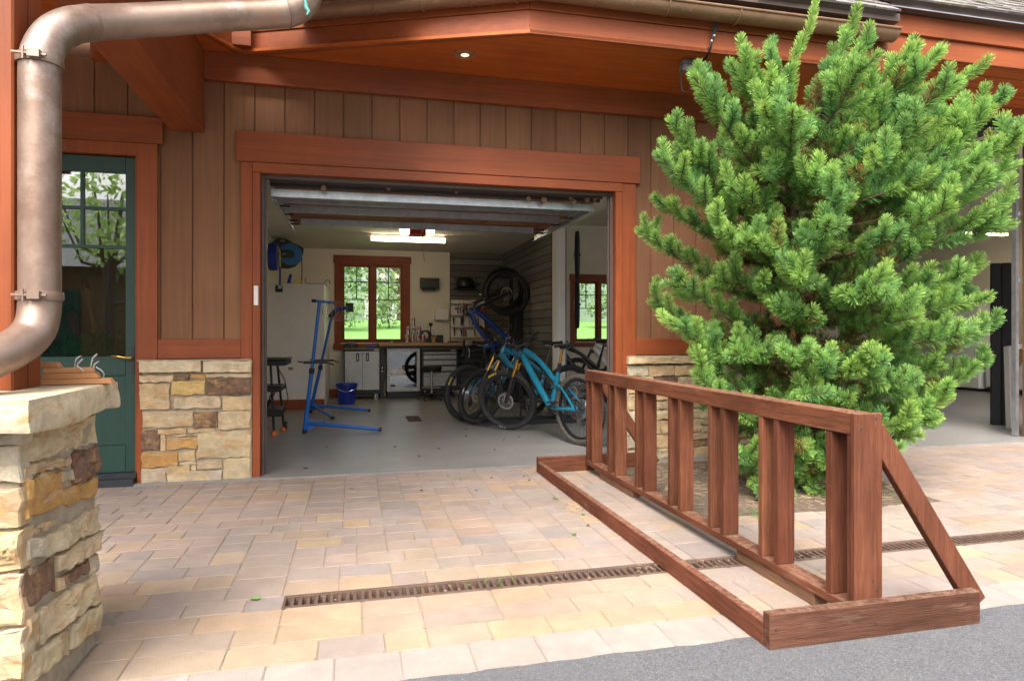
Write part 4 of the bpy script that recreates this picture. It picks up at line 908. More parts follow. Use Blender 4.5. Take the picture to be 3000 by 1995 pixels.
for z0,z1 in ((.80,.835),(.705,.785),(.60,.69),(.49,.58),(.22,.475)): q('drawer','plate',-.29,.305,.002,.0195,z0,z1,.002); q('drawer_pull','black',-.29,.305,-.006,.0015,z1-.004,z1+.008)
for x in (-.26,.26):
    for y in (.07,.4): MB().lathe([(.045,-.015),(.045,.015)],14,(x,y,.058),'x').build('caster', M['black'], dc)
    q('foot','steel',x-.012,x+.012,.06,.08,.1,.149)
st = thing('shop_stool', 'round black rolling stool before the drawer chest', 'stool', (1.30,11.40,.012))
MB().lathe([(.02,.50),(.165,.505),(.175,.53),(.175,.575),(.16,.59),(.02,.595)],24).build('seat', M['black'], st, True)
MB().lathe([(.022,.10),(.022,.30),(.013,.30),(.013,.50)],12).build('column', M['chrome'], st, True)
for k in range(5):
    a = 2*math.pi*k/5+.3; c, s_ = math.cos(a), math.sin(a); MB().beam((0,0,.11),(c*.24,s_*.24,.075),.035,.025).build('base_arm', M['darkmetal'], st); MB().lathe([(.03,-.012),(.03,.012)],12,(c*.24,s_*.24,.031),'x').build('caster', M['black'], st)
tray = MB().lathe([(.10,.20),(.16,.205),(.17,.22)],20).build('tool_tray', M['greypl'], st)
def can(px, z0, h, r, lab, y=12.0):
    p = onY(px,960,y); c = thing('steel_bottle', lab, 'bottle', (p.x,y,z0), 0, 'steel bottles on the workbench')
    MB().lathe([(r*.95,0),(r,.004),(r,h*.9),(r*.8,h*.94),(r*.8,h),(.001,h)],16).build('body', M['chrome'], c, True); MB().lathe([(r*1.01,h*.62),(r*1.01,h*.75)],16).build('band', M['redp'], c)
can(1211,1.30,.155,.034,'single steel bottle topping the stack on the workbench')
for x in (1197,1213,1228): can(x,1.145,.155,.034,'steel bottle in the middle tier of the bench stack')
for x in (1193,1209,1225,1240): can(x,1.0,.145,.036,'steel bottle in the lowest tier of the bench stack')
def small(name, lab, cat, m, px, w_, h, y=12.0, z=1.0, d=.06):
    p = onY(px,960,y); o = box(-w_/2,w_/2,-d/2,d/2,0,h).build(name, M[m], None, bev=.004); o.location = (p.x,y,z); return tag(o,lab,cat)
def jar(name, lab, cat, m, px, r, h, y=12.0, z=1.0):
    p = onY(px,960,y); o = thing(name, lab, cat, (p.x,y,z)); MB().lathe([(r,0),(r,h*.7),(r*.6,h*.82),(r*.6,h)],14).build('body', M[m], o, True); MB().lathe([(r*.65,h*1.001),(r*.65,h*1.12),(.001,h*1.12)],12).build('cap', M['black'], o, True)
jar('glue_bottle','amber bottle between the steel bottles and black carton','bottle','oak',1270,.045,.12); small('carton','small black carton at the wall end of the workbench','carton','black',1288,.13,.14)
small('tape_roll_box','low dark box beside the amber bottle on the bench','box','black',1257,.09,.08)
tl = thing('clamp_lamp', 'little desk lamp standing on the workbench by the bottles', 'lamp', (*onY(1262,960,12.05)[:2],1.0))
MB().lathe([(.05,0),(.05,.012),(.008,.014),(.008,.30),(.03,.31),(.04,.36),(.001,.365)],12).build('stand', M['darkmetal'], tl, True)
cc = thing('coil_cable', 'dark coiled cable leaning beside the steel bottles', 'cable', (*onY(1243,960,12.05)[:2],1.13))
for k in range(3): MB().torus((.02*k,0,0),.085,.012,24,8,'y').build('coil', M['darkmetal'], cc, True)
def clutter(px, y, lab, r, n, z=1.0):
    c = thing('tool_heap', lab, 'tools', (*onY(px,970,y)[:2],z))
    for k in range(n):
        a = rng.uniform(0,3.1); L = rng.uniform(.05,.10); cx, cy = rng.uniform(-r,r), rng.uniform(-.06,.06); MB().tube([(cx-math.cos(a)*L,cy-math.sin(a)*L*.5,.012),(cx+math.cos(a)*L,cy+math.sin(a)*L*.5,.014)],rng.uniform(.008,.014),6).build('hand_tool', M[rng.choice(('steel','black','chrome','bluedark'))], c, True)
clutter(1165,11.95,'loose hand tools lying on the bench under the window',.18,9); clutter(1345,11.95,'dark hand tools heaped at the bike end of the bench',.22,12)
cap = thing('cap_hat', 'grey cap lying on the treadplate cabinet', 'cap', (-.07,12.0,.909)); MB().lathe([(.13,0),(.13,.03),(.11,.075),(.05,.10),(.001,.105)],18).build('crown', M['darkmetal'], cap, True); MB().lathe([(.16,0),(.165,.006),(.001,.008)],18,(.05,-.04,.0)).build('visor', M['darkmetal'], cap, True)
gl = thing('work_gloves', 'dark blue gloves on the treadplate cabinet', 'gloves', (.26,12.0,.909))
for k in range(2): MB().tube([(-.10+.08*k,0,.02),(-.02+.08*k,.01,.025),(.06+.08*k,-.01,.018)],[.022,.035,.02],8,flat=1).build('glove', M['bluedark'], gl, True)
sp = thing('wall_speaker', 'black speaker mounted on the cream wall', 'speaker', (1.345,12.19,1.98)); mb = MB().prism([(-.18,-.06),(.18,-.06),(.165,.05),(.10,.10),(-.10,.10),(-.165,.05)],.02,.215,'z'); mb.build('cabinet', M['black'], sp, bev=.008)
box(-.12,.12,-.03,.10,.0,.0195).build('bracket', M['black'], sp)
mbx = thing('wall_panel_box', 'pale intercom box with conduit on the wall beside planks', 'panel box', (1.58,12.25,1.42)); box(-.13,.13,-.04,.045,0,.21).build('case', M['whitep'], mbx, bev=.006)
for x in (-.09,.04): MB().tube([(x,.03,-.41),(x,.03,0)],.008,6).build('conduit', M['whitep'], mbx)
MB().tube([(-.05,0,.21),(-.02,-.02,.36),(.04,0,.30),(.09,-.01,.21)],.005,5).tube([(.0,0,.21),(.03,-.02,.33),(.08,0,.21)],.005,5).build('wire_loop', M['white'], mbx, True)
# pegboard with tools
pg = thing('tool_rack', 'pale tool board hung with pliers on the plank corner', 'tool rack', (2.05,12.27,1.0)); 
for z in (.08,.28,.50,.72): box(-.29,.36,-.07,.005,z,z+.012).build('rail', M['oak'], pg)
box(-.29,.36,-.0,.006,.02,.80).build('board', M['whitep'], pg)
rt_ = random.Random(3)
for i in range(26):
    x, z = -.27+.62*rt_.random(), rt_.choice((.10,.30,.52)); h = rt_.uniform(.09,.16)
    MB().tube([(x,-.05,z+.04+h),(x+rt_.uniform(-.02,.02),-.06,z+.02)],[rt_.uniform(.008,.018),.010],6).build('hand_tool', M[rt_.choice(('bluedark','black','bluedark','steel','redp','black','gold'))], pg, True)
bk = thing('wire_basket', 'dark wire basket of gear hung on the plank wall', 'basket', (2.02,12.18,2.02)); 
for z in (0,.08,.16): 
    for a,b in (((-.2,-.09),(.2,-.09)),((-.2,-.09),(-.2,.09)),((.2,-.09),(.2,.09))): MB().tube([(*a,z),(*b,z)],.006,5).build('wire', M['black'], bk)
MB().lathe([(.05,.01),(.17,.03),(.17,.13),(.12,.19),(.02,.21)],14).build('helmet', M['black'], bk, True); box(-.195,.195,-.085,.085,-.006,.004).build('tray', M['black'], bk)
sh = thing('storage_tower', 'tall dark metal upright post of the bike storage stand', 'stand', (2.62,11.0,.012)); q = ob(sh,0,0)
q('upright','darkmetal',-.035,.035,-.03,.03,0,2.25,.004); q('panel','darkmetal',.04,.14,-.25,.25,.0,1.75); q('base','darkmetal',-.35,.15,-.3,.3,0,.04); q('hook_arm','darkmetal',-.30,-.036,-.015,.015,2.10,2.14)
# ================================================================== LEFT SIDE OF THE BAY
def repair_stand(base, leg1, leg2, top, lab):
    b = Vector(base); t = thing('repair_stand', lab, 'repair stand', tuple(b), 0, 'blue bike repair stands')
    tp = Vector(top)-b; d = tp.normalized(); m = tp*.47
    MB().tube([Vector((0,0,.03)), m], .024, 14).build('post', M['blue'], t, True); MB().tube([m, tp], .019, 14).build('inner_post', M['blue'], t, True)
    MB().tube([m-d*.03, m+d*.03], .031, 14).build('collar', M['black'], t, True); MB().tube([Vector((0,0,.0)), Vector((0,0,.04))], .027, 12).build('foot_cap', M['black'], t, True)
    for lg in (leg1, leg2):
        e = Vector(lg)-b; e.z = .03; s = d*.12
        MB().tube([s, e*.985], .021, 12).build('leg', M['blue'], t, True); MB().tube([e*.965, e], .0235, 12).build('leg_cap', M['black'], t, True)
    hz = Vector(leg1)-b; hz.z = 0; hz.normalize()
    MB().prism([(0,.03),(.12,.06),(.02,.22)],-.005,.005).build('gusset', M['blue'], t)
    k = m + d*.10
    MB().box(k.x-.10,k.x+.16,k.y-.02,k.y+.02,k.z-.015,k.z+.015).tube([k+Vector((-.10,0,0)),k+Vector((-.17,.0,.015))],.008,6).tube([k+Vector((.16,0,0)),k+Vector((.24,0,-.03))],.010,6).build('quick_clamp', M['black'], t, True)
    return t, tp, hz
t, tp, hz = repair_stand((-.569,7.982,.012),(.307,7.86,.012),(-.397,8.659,.012),(-.40,7.95,1.55),'nearer blue bike repair stand with coiled wire on its head')
MB().tube([tp+Vector((-.05,0,.0)), tp+Vector((.16,.02,-.02))],.015,10).build('head', M['blue'], t, True); MB().tube([tp+Vector((-.09,0,.003)), tp+Vector((-.04,0,.0))],.020,10).build('head_knob', M['black'], t, True)
for k in range(5): MB().torus((tp.x+.12+.02*k,tp.y,tp.z-.12),.09+.006*k,.003,20,5,'x' if k%2 else 'y',1).build('wire_coil', M['greypl'], t, True)
t, tp, hz = repair_stand((-.632,9.975,.012),(.221,9.839,.012),(-.285,9.072,.012),(-.32,9.75,1.44),'farther blue bike repair stand with clamp head raised')
MB().tube([tp, tp+Vector((.06,0,.07)), tp+Vector((.22,-.02,.10))],[.035,.03,.024],10).build('head', M['bluedark'], t, True)
MB().box(tp.x+.19,tp.x+.30,tp.y-.05,tp.y+.04,tp.z+.04,tp.z+.17).build('clamp_jaw', M['black'], t, bev=.006); MB().tube([tp-Vector((.03,0,.05)), tp+Vector((.02,0,.03))],.035,10).build('head_knob', M['black'], t, True)
wt = thing('work_stand', 'black folding work stand with orange feet by the left jamb', 'work stand', (-1.0,8.05,.012))
q = ob(wt,0,0); q('table_top','black',-.26,.25,-.32,.30,.80,.86,.01); q('table_lip','black',-.27,.26,-.33,.31,.8605,.875,.004)
for x,y,fx_ in ((.10,-.14,'orange'),(.17,.22,'orange'),(-.12,-.2,'orange'),(-.1,.2,'orange')):
    MB().tube([(x*.6,y*.8,.80),(x,y,.04)],.014,8).build('leg', M['black'], wt, True); MB().lathe([(.035,0),(.035,.02),(.02,.05),(.015,.05)],10,(x,y,0)).build('foot', M['orange'], wt, True)
q('shelf','black',-.2,.19,-.25,.24,.50,.56,.008); q('shelf','black',-.2,.19,-.25,.24,.22,.30,.008)
MB().tube([(.12,.05,.76),(.20,.02,.62),(.24,0,.40),(.18,0,.25),(.1,0,.2)],.006,6).build('cable', M['black'], wt, True)
MB().tube([(-.1,-.2,.06),(.12,.18,.55)],.008,6).tube([(-.1,.2,.06),(.1,-.16,.55)],.008,6).build('cross_brace', M['black'], wt)
MB().lathe([(.05,-.015),(.05,.015)],14,(.19,.24,.055),'x').build('wheel', M['black'], wt)
bu = thing('bucket', 'blue plastic bucket between the stands and the cabinet', 'bucket', (-.13,11.1,.012)); MB().lathe([(.13,0),(.165,.30),(.175,.30),(.175,.335),(.168,.335),(.158,.30),(.125,.012),(.001,.012)],24).build('pail', M['bluedark'], bu, True)
MB().tube([(-.17,0,.30),(-.12,-.12,.24),(0,-.17,.21),(.12,-.12,.24),(.17,0,.30)],.004,5).build('bail', M['chrome'], bu, True)
hr = thing('hose_reel', 'round black hose reel with blue cover above the enclosure', 'hose reel', (-1.03,11.0,2.43))
Mr = Matrix.Rotation(R(14),4,'Z'); oc = [(-.25,.10),(-.24,.19),(-.17,.245),(-.05,.245),(.06,.19),(.20,.13),(.225,.10),(.22,.03),(.205,-.01),(.18,-.10),(.10,-.19),(0,-.225),(-.10,-.22),(-.19,-.16),(-.24,-.05)]
MB(Mr).prism(oc,-.06,.07).build('casing', M['black'], hr, bev=.012); MB(Mr).lathe([(.01,-.066),(.172,-.066),(.178,-.06),(.178,-.05)],32,(.02,0,0),'y').build('cover_disc', M['reelblue'], hr, True)
MB(Mr).prism([(-.13,-.065),(.03,-.065),(.07,-.04),(.08,0),(.07,.04),(.03,.065),(-.13,.065)],-.078,-.066).build('hub_arm', M['black'], hr, bev=.004); MB(Mr).lathe([(.045,-.084),(.045,-.078)],18,(.02,0,0),'y').build('hub_cap', M['darkmetal'], hr)
MB(Mr).box(-.10,-.05,-.081,-.0785,-.015,.01).build('label_plate', M['greypl'], hr); MB().tube([(.20,0,-.03),(.205,0,-.25),(.195,0,-.50)],.009,8).build('hose', M['brownmetal'], hr, True); MB(Mr).box(-.14,-.06,-.062,-.0605,.19,.215).build('grip_slot', M['greypl'], hr)
ar = thing('air_hose_reel', 'dark blue air hose reel with yellow hose at the jamb', 'hose reel', (-1.17,10.2,2.30)); MB().lathe([(.05,-.07),(.20,-.06),(.21,0),(.20,.06),(.05,.07)],24,axis='x').build('drum', M['bluedark'], ar, True)
MB().tube([(.07,-.05,.14),(.10,-.06,.05),(.10,-.06,-.15)],.012,8).build('hose', M['yellow'], ar, True); MB().tube([(.10,-.06,-.15),(.10,-.06,-.42)],.014,8).build('air_gun', M['bluedark'], ar, True); MB().lathe([(.028,-.01),(.028,.01)],14,(.10,-.07,-.45),'y').build('gauge', M['chrome'], ar, True); box(.03,.13,-.04,.04,-.52,-.42).build('regulator', M['black'], ar, bev=.01)
cl = thing('bar_clamp', 'dark blue bar clamp lying on top of the enclosure', 'clamp', (-.62,10.5,1.921)); MB().tube([(-.12,0,.10),(-.12,0,.008),(.15,0,.008),(.19,0,.06),(.21,0,.08),(.24,0,.05),(.25,0,.012)],.007,6).build('bar', M['bluedark'], cl, True)
yl = thing('strap_tangle', 'yellow strap and blue tool on top of the enclosure', 'strap', (-.93,10.6,1.921)); 
MB().tube([(.0,0,.01),(.05,0,.08),(.09,.02,.02),(.13,0,.05),(.16,0,.01)],.012,6).build('strap', M['yellow'], yl, True); MB().tube([(-.06,0,.02),(-.03,0,.16)],[.03,.022],8).build('tool', M['bluedark'], yl, True)
fd = thing('floor_drain', 'square slotted drain grate in the garage floor', 'drain', (.775,8.96,.0125)); box(-.085,.085,-.27,.27,0,.002).build('recess', M['dark'], fd)
for i in range(7):
    x = -.085+.17*i/6; box(x-.006,x+.006,-.27,.27,.0022,.004).build('bar', M['iron'], fd)
for y in (-.262,0,.262): box(-.085,.085,y-.01,y+.01,.0042,.0055).build('cross_bar', M['iron'], fd)
# ================================================================== BICYCLES
def text_mesh(s, size):
    cu = bpy.data.curves.new('lettering', 'FONT'); cu.body = s; cu.size = size; cu.align_x = 'CENTER'; cu.offset = size*.03
    o = bpy.data.objects.new('lettering', cu); COL.objects.link(o); me = bpy.data.meshes.new_from_object(o); COL.objects.unlink(o); bpy.data.objects.remove(o); return me
WR, TW = .372, .031
def wheel(par, c, Mx, tyre_m, name, rotor=0, cass=0, letters=None, knob=True, wall=None, seed=0):
    """a wheel in the plane y=0 about c (bike space), then turned by Mx"""
    T = Mx @ Matrix.Translation(c)
    mb = MB(T).torus((0,0,0), WR-TW, TW, 56, 12, 'y')
    if knob:
        for i in range(64):
            a = 2*math.pi*i/64
            for s, off in ((-1,0),(1,.04),(-.35,.02),(.35,.06)):
                rr = WR - (.002 if abs(s) < .5 else .009); q = a+off; y = s*TW*.75; u = Vector((math.cos(q),0,math.sin(q))); v = Vector((-math.sin(q),0,math.cos(q)))
                p = u*rr + Vector((0,y,0)); mb._a([p+u*h+v*b+Vector((0,e,0)) for h in (-.006,.004) for b, e in ((-.007,-.005),(.007,-.005),(.007,.005),(-.007,.005))], [(4,5,6,7),(0,1,5,4),(1,2,6,5),(2,3,7,6),(3,0,4,7)])
    wh = mb.build(name, M[tyre_m], par, True)
    prof = [(-.016,.318),(-.013,.290),(.013,.290),(.016,.318)]; mb = MB(T); n = 48; vs = []
    for k in range(n):
        a = 2*math.pi*k/n; vs += [(math.cos(a)*r_, y, math.sin(a)*r_) for y, r_ in prof]
    mb._a(vs, [(k*4+i, ((k+1)%n)*4+i, ((k+1)%n)*4+(i+1)%4, k*4+(i+1)%4) for k in range(n) for i in range(4)]); mb.build('rim', M['carbon'], wh, True)
    if wall: MB(T).torus((0,0,0), WR-.052, .010, 48, 8, 'y', 1.2).build('sidewall', M[wall], wh, True) 
    mb = MB(T)
    for k in range(28):
        a = 2*math.pi*k/28; b = a + (.5 if k%2 else -.5); s = .026 if (k//2)%2 else -.026
        mb.tube([(.024*math.cos(b),s,.024*math.sin(b)),(.292*math.cos(a),0,.292*math.sin(a))],.0016,4,False)
    mb.build('spokes', M['darkmetal'], wh, kind=None)
    MB(T).lathe([(.008,-.055),(.016,-.05),(.026,-.034),(.016,-.02),(.016,.02),(.026,.034),(.016,.05),(.008,.055)],14,axis='y').build('hub', M['carbon'], wh, True)
    if rotor:
        y = rotor*.048; mb = MB(T); n = 36
        for k in range(n):
            a, b = 2*math.pi*k/n, 2*math.pi*(k+1)/n; q = [(r_*math.cos(t),r_*math.sin(t)) for r_, t in ((.080,a),(.100,a),(.100,b),(.080,b))]
            mb.prism(q, y-.001, y+.001)
        for k in range(12):
            a = 2*math.pi*k/12; mb.beam((.028*math.cos(a),y,.028*math.sin(a)),(.082*math.cos(a+.55),y,.082*math.sin(a+.55)),.009,.002,(0,1,0))
        mb.lathe([(.034,y-.001),(.034,y+.001)],16,axis='y'); mb.build('rotor', M['chrome'], wh)
    if cass:
        y0 = cass*.028; mb = MB(T)
        for i,r_ in enumerate((.105,.094,.083,.073,.063,.054,.046,.039,.033)): mb.torus((0,y0+cass*i*.0042,0), r_-.004, .004, 30, 5, 'y', 1.2)
        for k in range(6):
            a = k*1.047; mb.beam((.02*math.cos(a),y0,.02*math.sin(a)),(.10*math.cos(a),y0,.10*math.sin(a)),.008,.002,(0,1,0))
        mb.build('cassette', M['steel'], wh, True)
    if letters:
        for (s, size, ang, side, mm, rr) in letters:
            me = text_mesh(s, size); 
            for v in me.vertices:
                a = ang - side*v.co.x/rr; r_ = rr - size*.35 + v.co.y; yo = TW*math.sqrt(max(.05,1-((r_-(WR-TW))/TW)**2))+.0012
                v.co = T @ Vector((r_*math.cos(a), side*(-yo), r_*math.sin(a)))
            link('lettering', me, M[mm], wh)
    return wh
def bike(name, lab, root_M, paint, steer=0, group=None, front_tyre='rubber', rear_tyre='rubber', stanchion='gold', post='carbon', cassette=True, saddle='black', fletters=None, rletters=None, wallc=None, wb=1.22, dec=None, frotor=1):
    b = thing(name, lab, 'bicycle', (0,0,0), 0, group); b.matrix_world = root_M
    P = M[paint]; ra, fa = Vector((0,0,WR)), Vector((wb,0,WR)); bb = Vector((.445,0,.345)); ht, hb = Vector((wb-.335,0,.985)), Vector((wb-.285,0,.872)); stt = Vector((.335,0,.745)); sj = Vector((.385,0,.545))
    ax = (ht-hb).normalized(); SM = Matrix.Translation(hb) @ Matrix.Rotation(steer, 4, ax) @ Matrix.Translation(-hb); I = Matrix.Identity(4)
    # frame
    MB().tube([hb-ax*.01, ht+ax*.005], [.030,.029], 16).build('head_tube', P, b, True)
    MB().tube(smooth_path([hb+Vector((.005,0,.03)), hb.lerp(bb,.3)+Vector((.012,0,.005)), hb.lerp(bb,.7)+Vector((.012,0,-.002)), bb+Vector((.02,0,.0))],4), [.040]*4+[.039]*4+[.036]*4+[.038], 14, up=(0,0,1)).build('down_tube', P, b, True)
    MB().tube(smooth_path([ht-ax*.03, ht.lerp(stt,.45)+Vector((0,0,-.035)), stt+Vector((.05,0,-.10)), stt+Vector((.012,0,-.055))],4), [.037]*3+[.029]*5+[.026]*4+[.025], 12).build('top_tube', P, b, True)
    MB().tube([bb, sj, stt], [.036,.031,.025], 12).build('seat_tube', P, b, True)
    MB().tube([bb+Vector((0,-.045,0)), bb+Vector((0,.045,0))], .034, 16).build('bottom_bracket', M['carbon'], b, True)
    for s in (-1,1):
        MB().tube(smooth_path([bb+Vector((-.02,s*.03,.015)), Vector((.30,s*.048,.352)), Vector((.14,s*.068,.365)), ra+Vector((0,s*.07,0))],3), [.024]*3+[.021]*3+[.017]*4, 10).build('chainstay', P, b, True)
        MB().tube(smooth_path([ra+Vector((0,s*.07,.005)), Vector((.12,s*.06,.49)), Vector((.27,s*.045,.60)), sj+Vector((.02,s*.03,.03))],3), .012, 8).build('seatstay', P, b, True)
    MB().tube([sj+Vector((.02,0,.02)), ht.lerp(stt,.45)+Vector((-.02,0,-.11))], [.022,.018], 10).build('shock', M['carbon'], b, True); MB().tube([sj+Vector((.06,0,.04)), sj+Vector((.14,0,.09))], .012, 10).build('shock_shaft', M[stanchion], b, True)
    # seat
    stop = stt + (stt-bb).normalized()*.27
    MB().tube([stt-(stt-bb).normalized()*.02, stt+(stt-bb).normalized()*.10], .021, 12).build('post_collar', M['carbon'], b, True); MB().tube([stt+(stt-bb).normalized()*.09, stop], .0155, 12).build('seat_post', M[post], b, True)
    sc_ = stop + Vector((-.01,0,.025)); mb = MB(); prof_ = [(-.135,.062,.012),(-.115,.070,.004),(-.06,.066,0),(0,.044,-.002),(.06,.027,.002),(.12,.020,-.004),(.135,.014,-.01)]; vs = []
    for x,w_,zz_ in prof_:
        vs += [(sc_.x+x, sc_.y+w_*t, sc_.z+zz_+.022*(1-abs(t)**2.2)) for t in (-1,-.6,0,.6,1)] + [(sc_.x+x, sc_.y+w_*.8*t, sc_.z+zz_-.018) for t in (1,0,-1)]
    n = 8; mb._a(vs, [(i*n+k,i*n+(k+1)%n,(i+1)*n+(k+1)%n,(i+1)*n+k) for i in range(6) for k in range(n)] + [tuple(range(n)), tuple(6*n+k for k in range(n-1,-1,-1))])
    sad = mb.build('saddle', M[saddle], b, True)
    for s in (-1,1): MB().tube([sc_+Vector((-.10,s*.03,-.012)), sc_+Vector((-.05,s*.022,-.035)), sc_+Vector((.05,s*.022,-.035)), sc_+Vector((.10,s*.012,-.015))], .004, 6).build('saddle_rail', M['steel'], sad, True)
    MB().box(stop.x-.025,stop.x+.02,-.025,.025,stop.z-.015,stop.z+.012).build('seat_clamp', M['carbon'], b)
    # drive
    cr = MB().torus(tuple(bb+Vector((0,-.052,0))), .066, .005, 36, 6, 'y', 1.2)
    for k in range(4): a = k*1.571; cr.beam(bb+Vector((.015*math.cos(a),-.052,.015*math.sin(a))), bb+Vector((.066*math.cos(a),-.052,.066*math.sin(a))), .012, .003, (0,1,0))
    cr.build('chainring', M['steel'], b, True)
    for s, a in ((-1,-.5),(1,2.64)):
        e = bb + Vector((.17*math.cos(a), s*.072, .17*math.sin(a))); MB().tube([bb+Vector((0,s*.062,0)), e], [.014,.010], 8).build('crank', M['carbon'], b, True); MB().box(e.x-.045,e.x+.045,min(e.y,e.y+s*.10),max(e.y,e.y+s*.10),e.z-.009,e.z+.009).build('pedal', M['black'], b, bev=.004)
    for dz, rr_ in ((.064,.045),(-.064,-.045)): MB().tube([bb+Vector((0,-.052,dz)), ra+Vector((0,-.05,rr_))], .0032, 5).build('chain', M['darkmetal'], b)
    MB().box(ra.x-.02,ra.x+.02,-.075,-.05,ra.z-.16,ra.z-.03).torus((ra.x,-.052,ra.z-.155),.022,.006,14,6).build('derailleur', M['carbon'], b, True)
    # steered parts
    fd_ = -ax; off = Vector((ax.z,0,-ax.x))*.044; crown = hb + fd_*.03
    fl = MB(SM).tube([ht+ax*.01, crown], .020, 10).build('steerer', M['carbon'], b, True)
    for s in (-1,1):
        top = crown + off*.9 + Vector((0,s*.062,0)); axl = fa + Vector((0,s*.062,0)); mid = top.lerp(axl,.38)
        MB(SM).tube([top+ax*.02, mid], .0185, 12).build('stanchion', M[stanchion], b, True); MB(SM).tube([mid, top.lerp(axl,.5), axl+Vector((0,0,-.02))], [.026,.024,.019], 12).build('fork_leg', M['carbon'], b, True)
        MB(SM).box(mid.x-.02,mid.x+.01,mid.y-.027*1,mid.y+.027,mid.z-.20,mid.z-.12).build('fork_decal', M[dec or 'greypl'], b) if dec and s > 0 else None
    MB(SM).tube([crown+off*.9+Vector((0,-.075,0)), crown+off*.4, crown+off*.9+Vector((0,.075,0))], [.026,.032,.026], 12).build('fork_crown', M['carbon'], b, True)
    tp_ = fa + (crown-fa)*.62
    MB(SM).tube([tp_+Vector((.02,-.06,-.02)), tp_+Vector((.07,-.04,.07)), tp_+Vector((.08,0,.10)), tp_+Vector((.07,.04,.07)), tp_+Vector((.02,.06,-.02))], .013, 8).build('fork_arch', M['carbon'], b, True)
    st_ = ht + ax*.045; bc = st_ + Vector((.05,0,.012)); MB(SM).tube([ht+ax*.01, ht+ax*.07], .021, 12).tube([st_, bc], .018, 10).build('stem', M['carbon'], b, True)
    MB(SM).tube(smooth_path([bc+Vector((-.06,-.39,.035)), bc+Vector((-.035,-.2,.028)), bc+Vector((0,-.06,0)), bc+Vector((0,.06,0)), bc+Vector((-.035,.2,.028)), bc+Vector((-.06,.39,.035))],3), .0125, 10).build('handlebar', M['carbon'], b, True)
    for s in (-1,1):
        MB(SM).tube([bc+Vector((-.044,s*.27,.031)), bc+Vector((-.06,s*.40,.036))], .0165, 10).build('grip', M['black'], b, True)
        MB(SM).tube([bc+Vector((-.03,s*.22,.03)), bc+Vector((.035,s*.24,.01)), bc+Vector((.02,s*.33,0))], .006, 6).build('brake_lever', M['carbon'], b, True)
        MB(SM).tube(smooth_path([bc+Vector((-.02,s*.20,.03)), bc+Vector((.12,s*.10,.03)), bc+Vector((.10,s*.03,-.09)), hb+Vector((.04,s*.05,.0))],4), .0028, 5).build('cable', M['black'], b, True)
    MB(SM).lathe([(.012,-.082),(.012,.082)],10,tuple(fa),'y').build('axle', M['gold' if name == 'hanging_bicycle' else 'carbon'], b)
    wheel(b, ra, I, rear_tyre, 'rear_wheel', 1, -1 if cassette else 0, rletters, True, wallc); wheel(b, fa, SM, front_tyre, 'front_wheel', frotor, 0, fletters, True, wallc)
    return b
def stand_M(rear, heading, lean=0):
    a = R(heading); return Matrix.Translation((rear[0],rear[1],.013)) @ Matrix.Rotation(math.atan2(math.cos(a),math.sin(a)),4,'Z') @ Matrix.Rotation(lean,4,'X')
YL = [('MAXXIS', .030, R(112), 1, 'yellow', WR-.024)]
bike('trail_bicycle', 'turquoise full suspension bicycle with gold seat post and muddy rear tyre', stand_M((2.27,6.46),-22.6), 'tq', R(35), 'turquoise bicycles in the garage', 'rubber', 'mud', 'gold', 'gold',
     fletters=[('MAXXIS',.034,R(112),1,'yellow',WR-.022),('29 X 2.5',.026,R(288),-1,'white',WR-.024),('MAXXIS',.034,R(68),-1,'yellow',WR-.022)], wb=1.25, frotor=1)
bike('trail_bicycle', 'turquoise bicycle with black saddle and red fork decals behind', stand_M((2.78,8.30),-95), 'tq', R(-62), 'turquoise bicycles in the garage', dec='redp', rletters=YL, wb=1.25)
bike('trail_bicycle', 'turquoise bicycle whose rear wheel stands beside the drawer chest', stand_M((1.448,8.56),62), 'tq', R(10), 'turquoise bicycles in the garage', rletters=[('MAXXIS',.032,R(150),1,'yellow',WR-.022),('MAXXIS',.032,R(30),-1,'yellow',WR-.022)])
def hang_M(y, xw, zf, wb=1.22, yaw=0):   # front wheel up, wheels towards the plank wall
    B = Matrix(((0,0,-1,0),(0,-1,0,0),(-1,0,0,0),(0,0,0,1)))
    # forward (+x) -> up, up (+z) -> -x, left (+y) -> towards the room
    B = Matrix(((0,0,-1,0),(0,1,0,0),(1,0,0,0),(0,0,0,1)))
    return Matrix.Translation((xw, y, zf)) @ Matrix.Rotation(yaw,4,'Z') @ B
bike('hanging_bicycle', 'cobalt blue bicycle hung upright by its front wheel on the plank wall', hang_M(10.30,2.765,.60), 'bikeblue', R(6), 'bicycles hung on the plank wall', stanchion='carbon', wallc=None)
bike('hanging_bicycle', 'grey green bicycle hung behind the cobalt one', hang_M(10.62,2.76,.68,yaw=.05), 'greyframe', R(-8), 'bicycles hung on the plank wall', stanchion='carbon', wallc='brownmetal')
bike('trail_bicycle', 'black bicycle parked beyond the white partition end', stand_M((3.95,9.3),-60), 'carbon', R(15), None, stanchion='carbon')
bike('trail_bicycle', 'white framed bicycle parked below the far window', stand_M((4.9,10.4),-80), 'whitep', R(-12), None, stanchion='carbon', saddle='fabric')
# wheels hung on the far side of the partition
for z, lab in ((2.38,'upper spare bicycle wheel hung on the partition'),(1.62,'lower spare bicycle wheel hung on the partition')):
    t = thing('spare_wheel', lab, 'wheel', (3.35,9.62,z), R(69), 'spare wheels on the partition'); wheel(t, Vector((0,0,0)), Matrix.Identity(4), 'rubber', 'tyre', 1, 0, None, True, 'gold' if z > 2 else 'brownmetal')
    MB().tube([(-.12,.0,.05),(-.05,0,.30)],.01,6).build('hook', M['steel'], t)
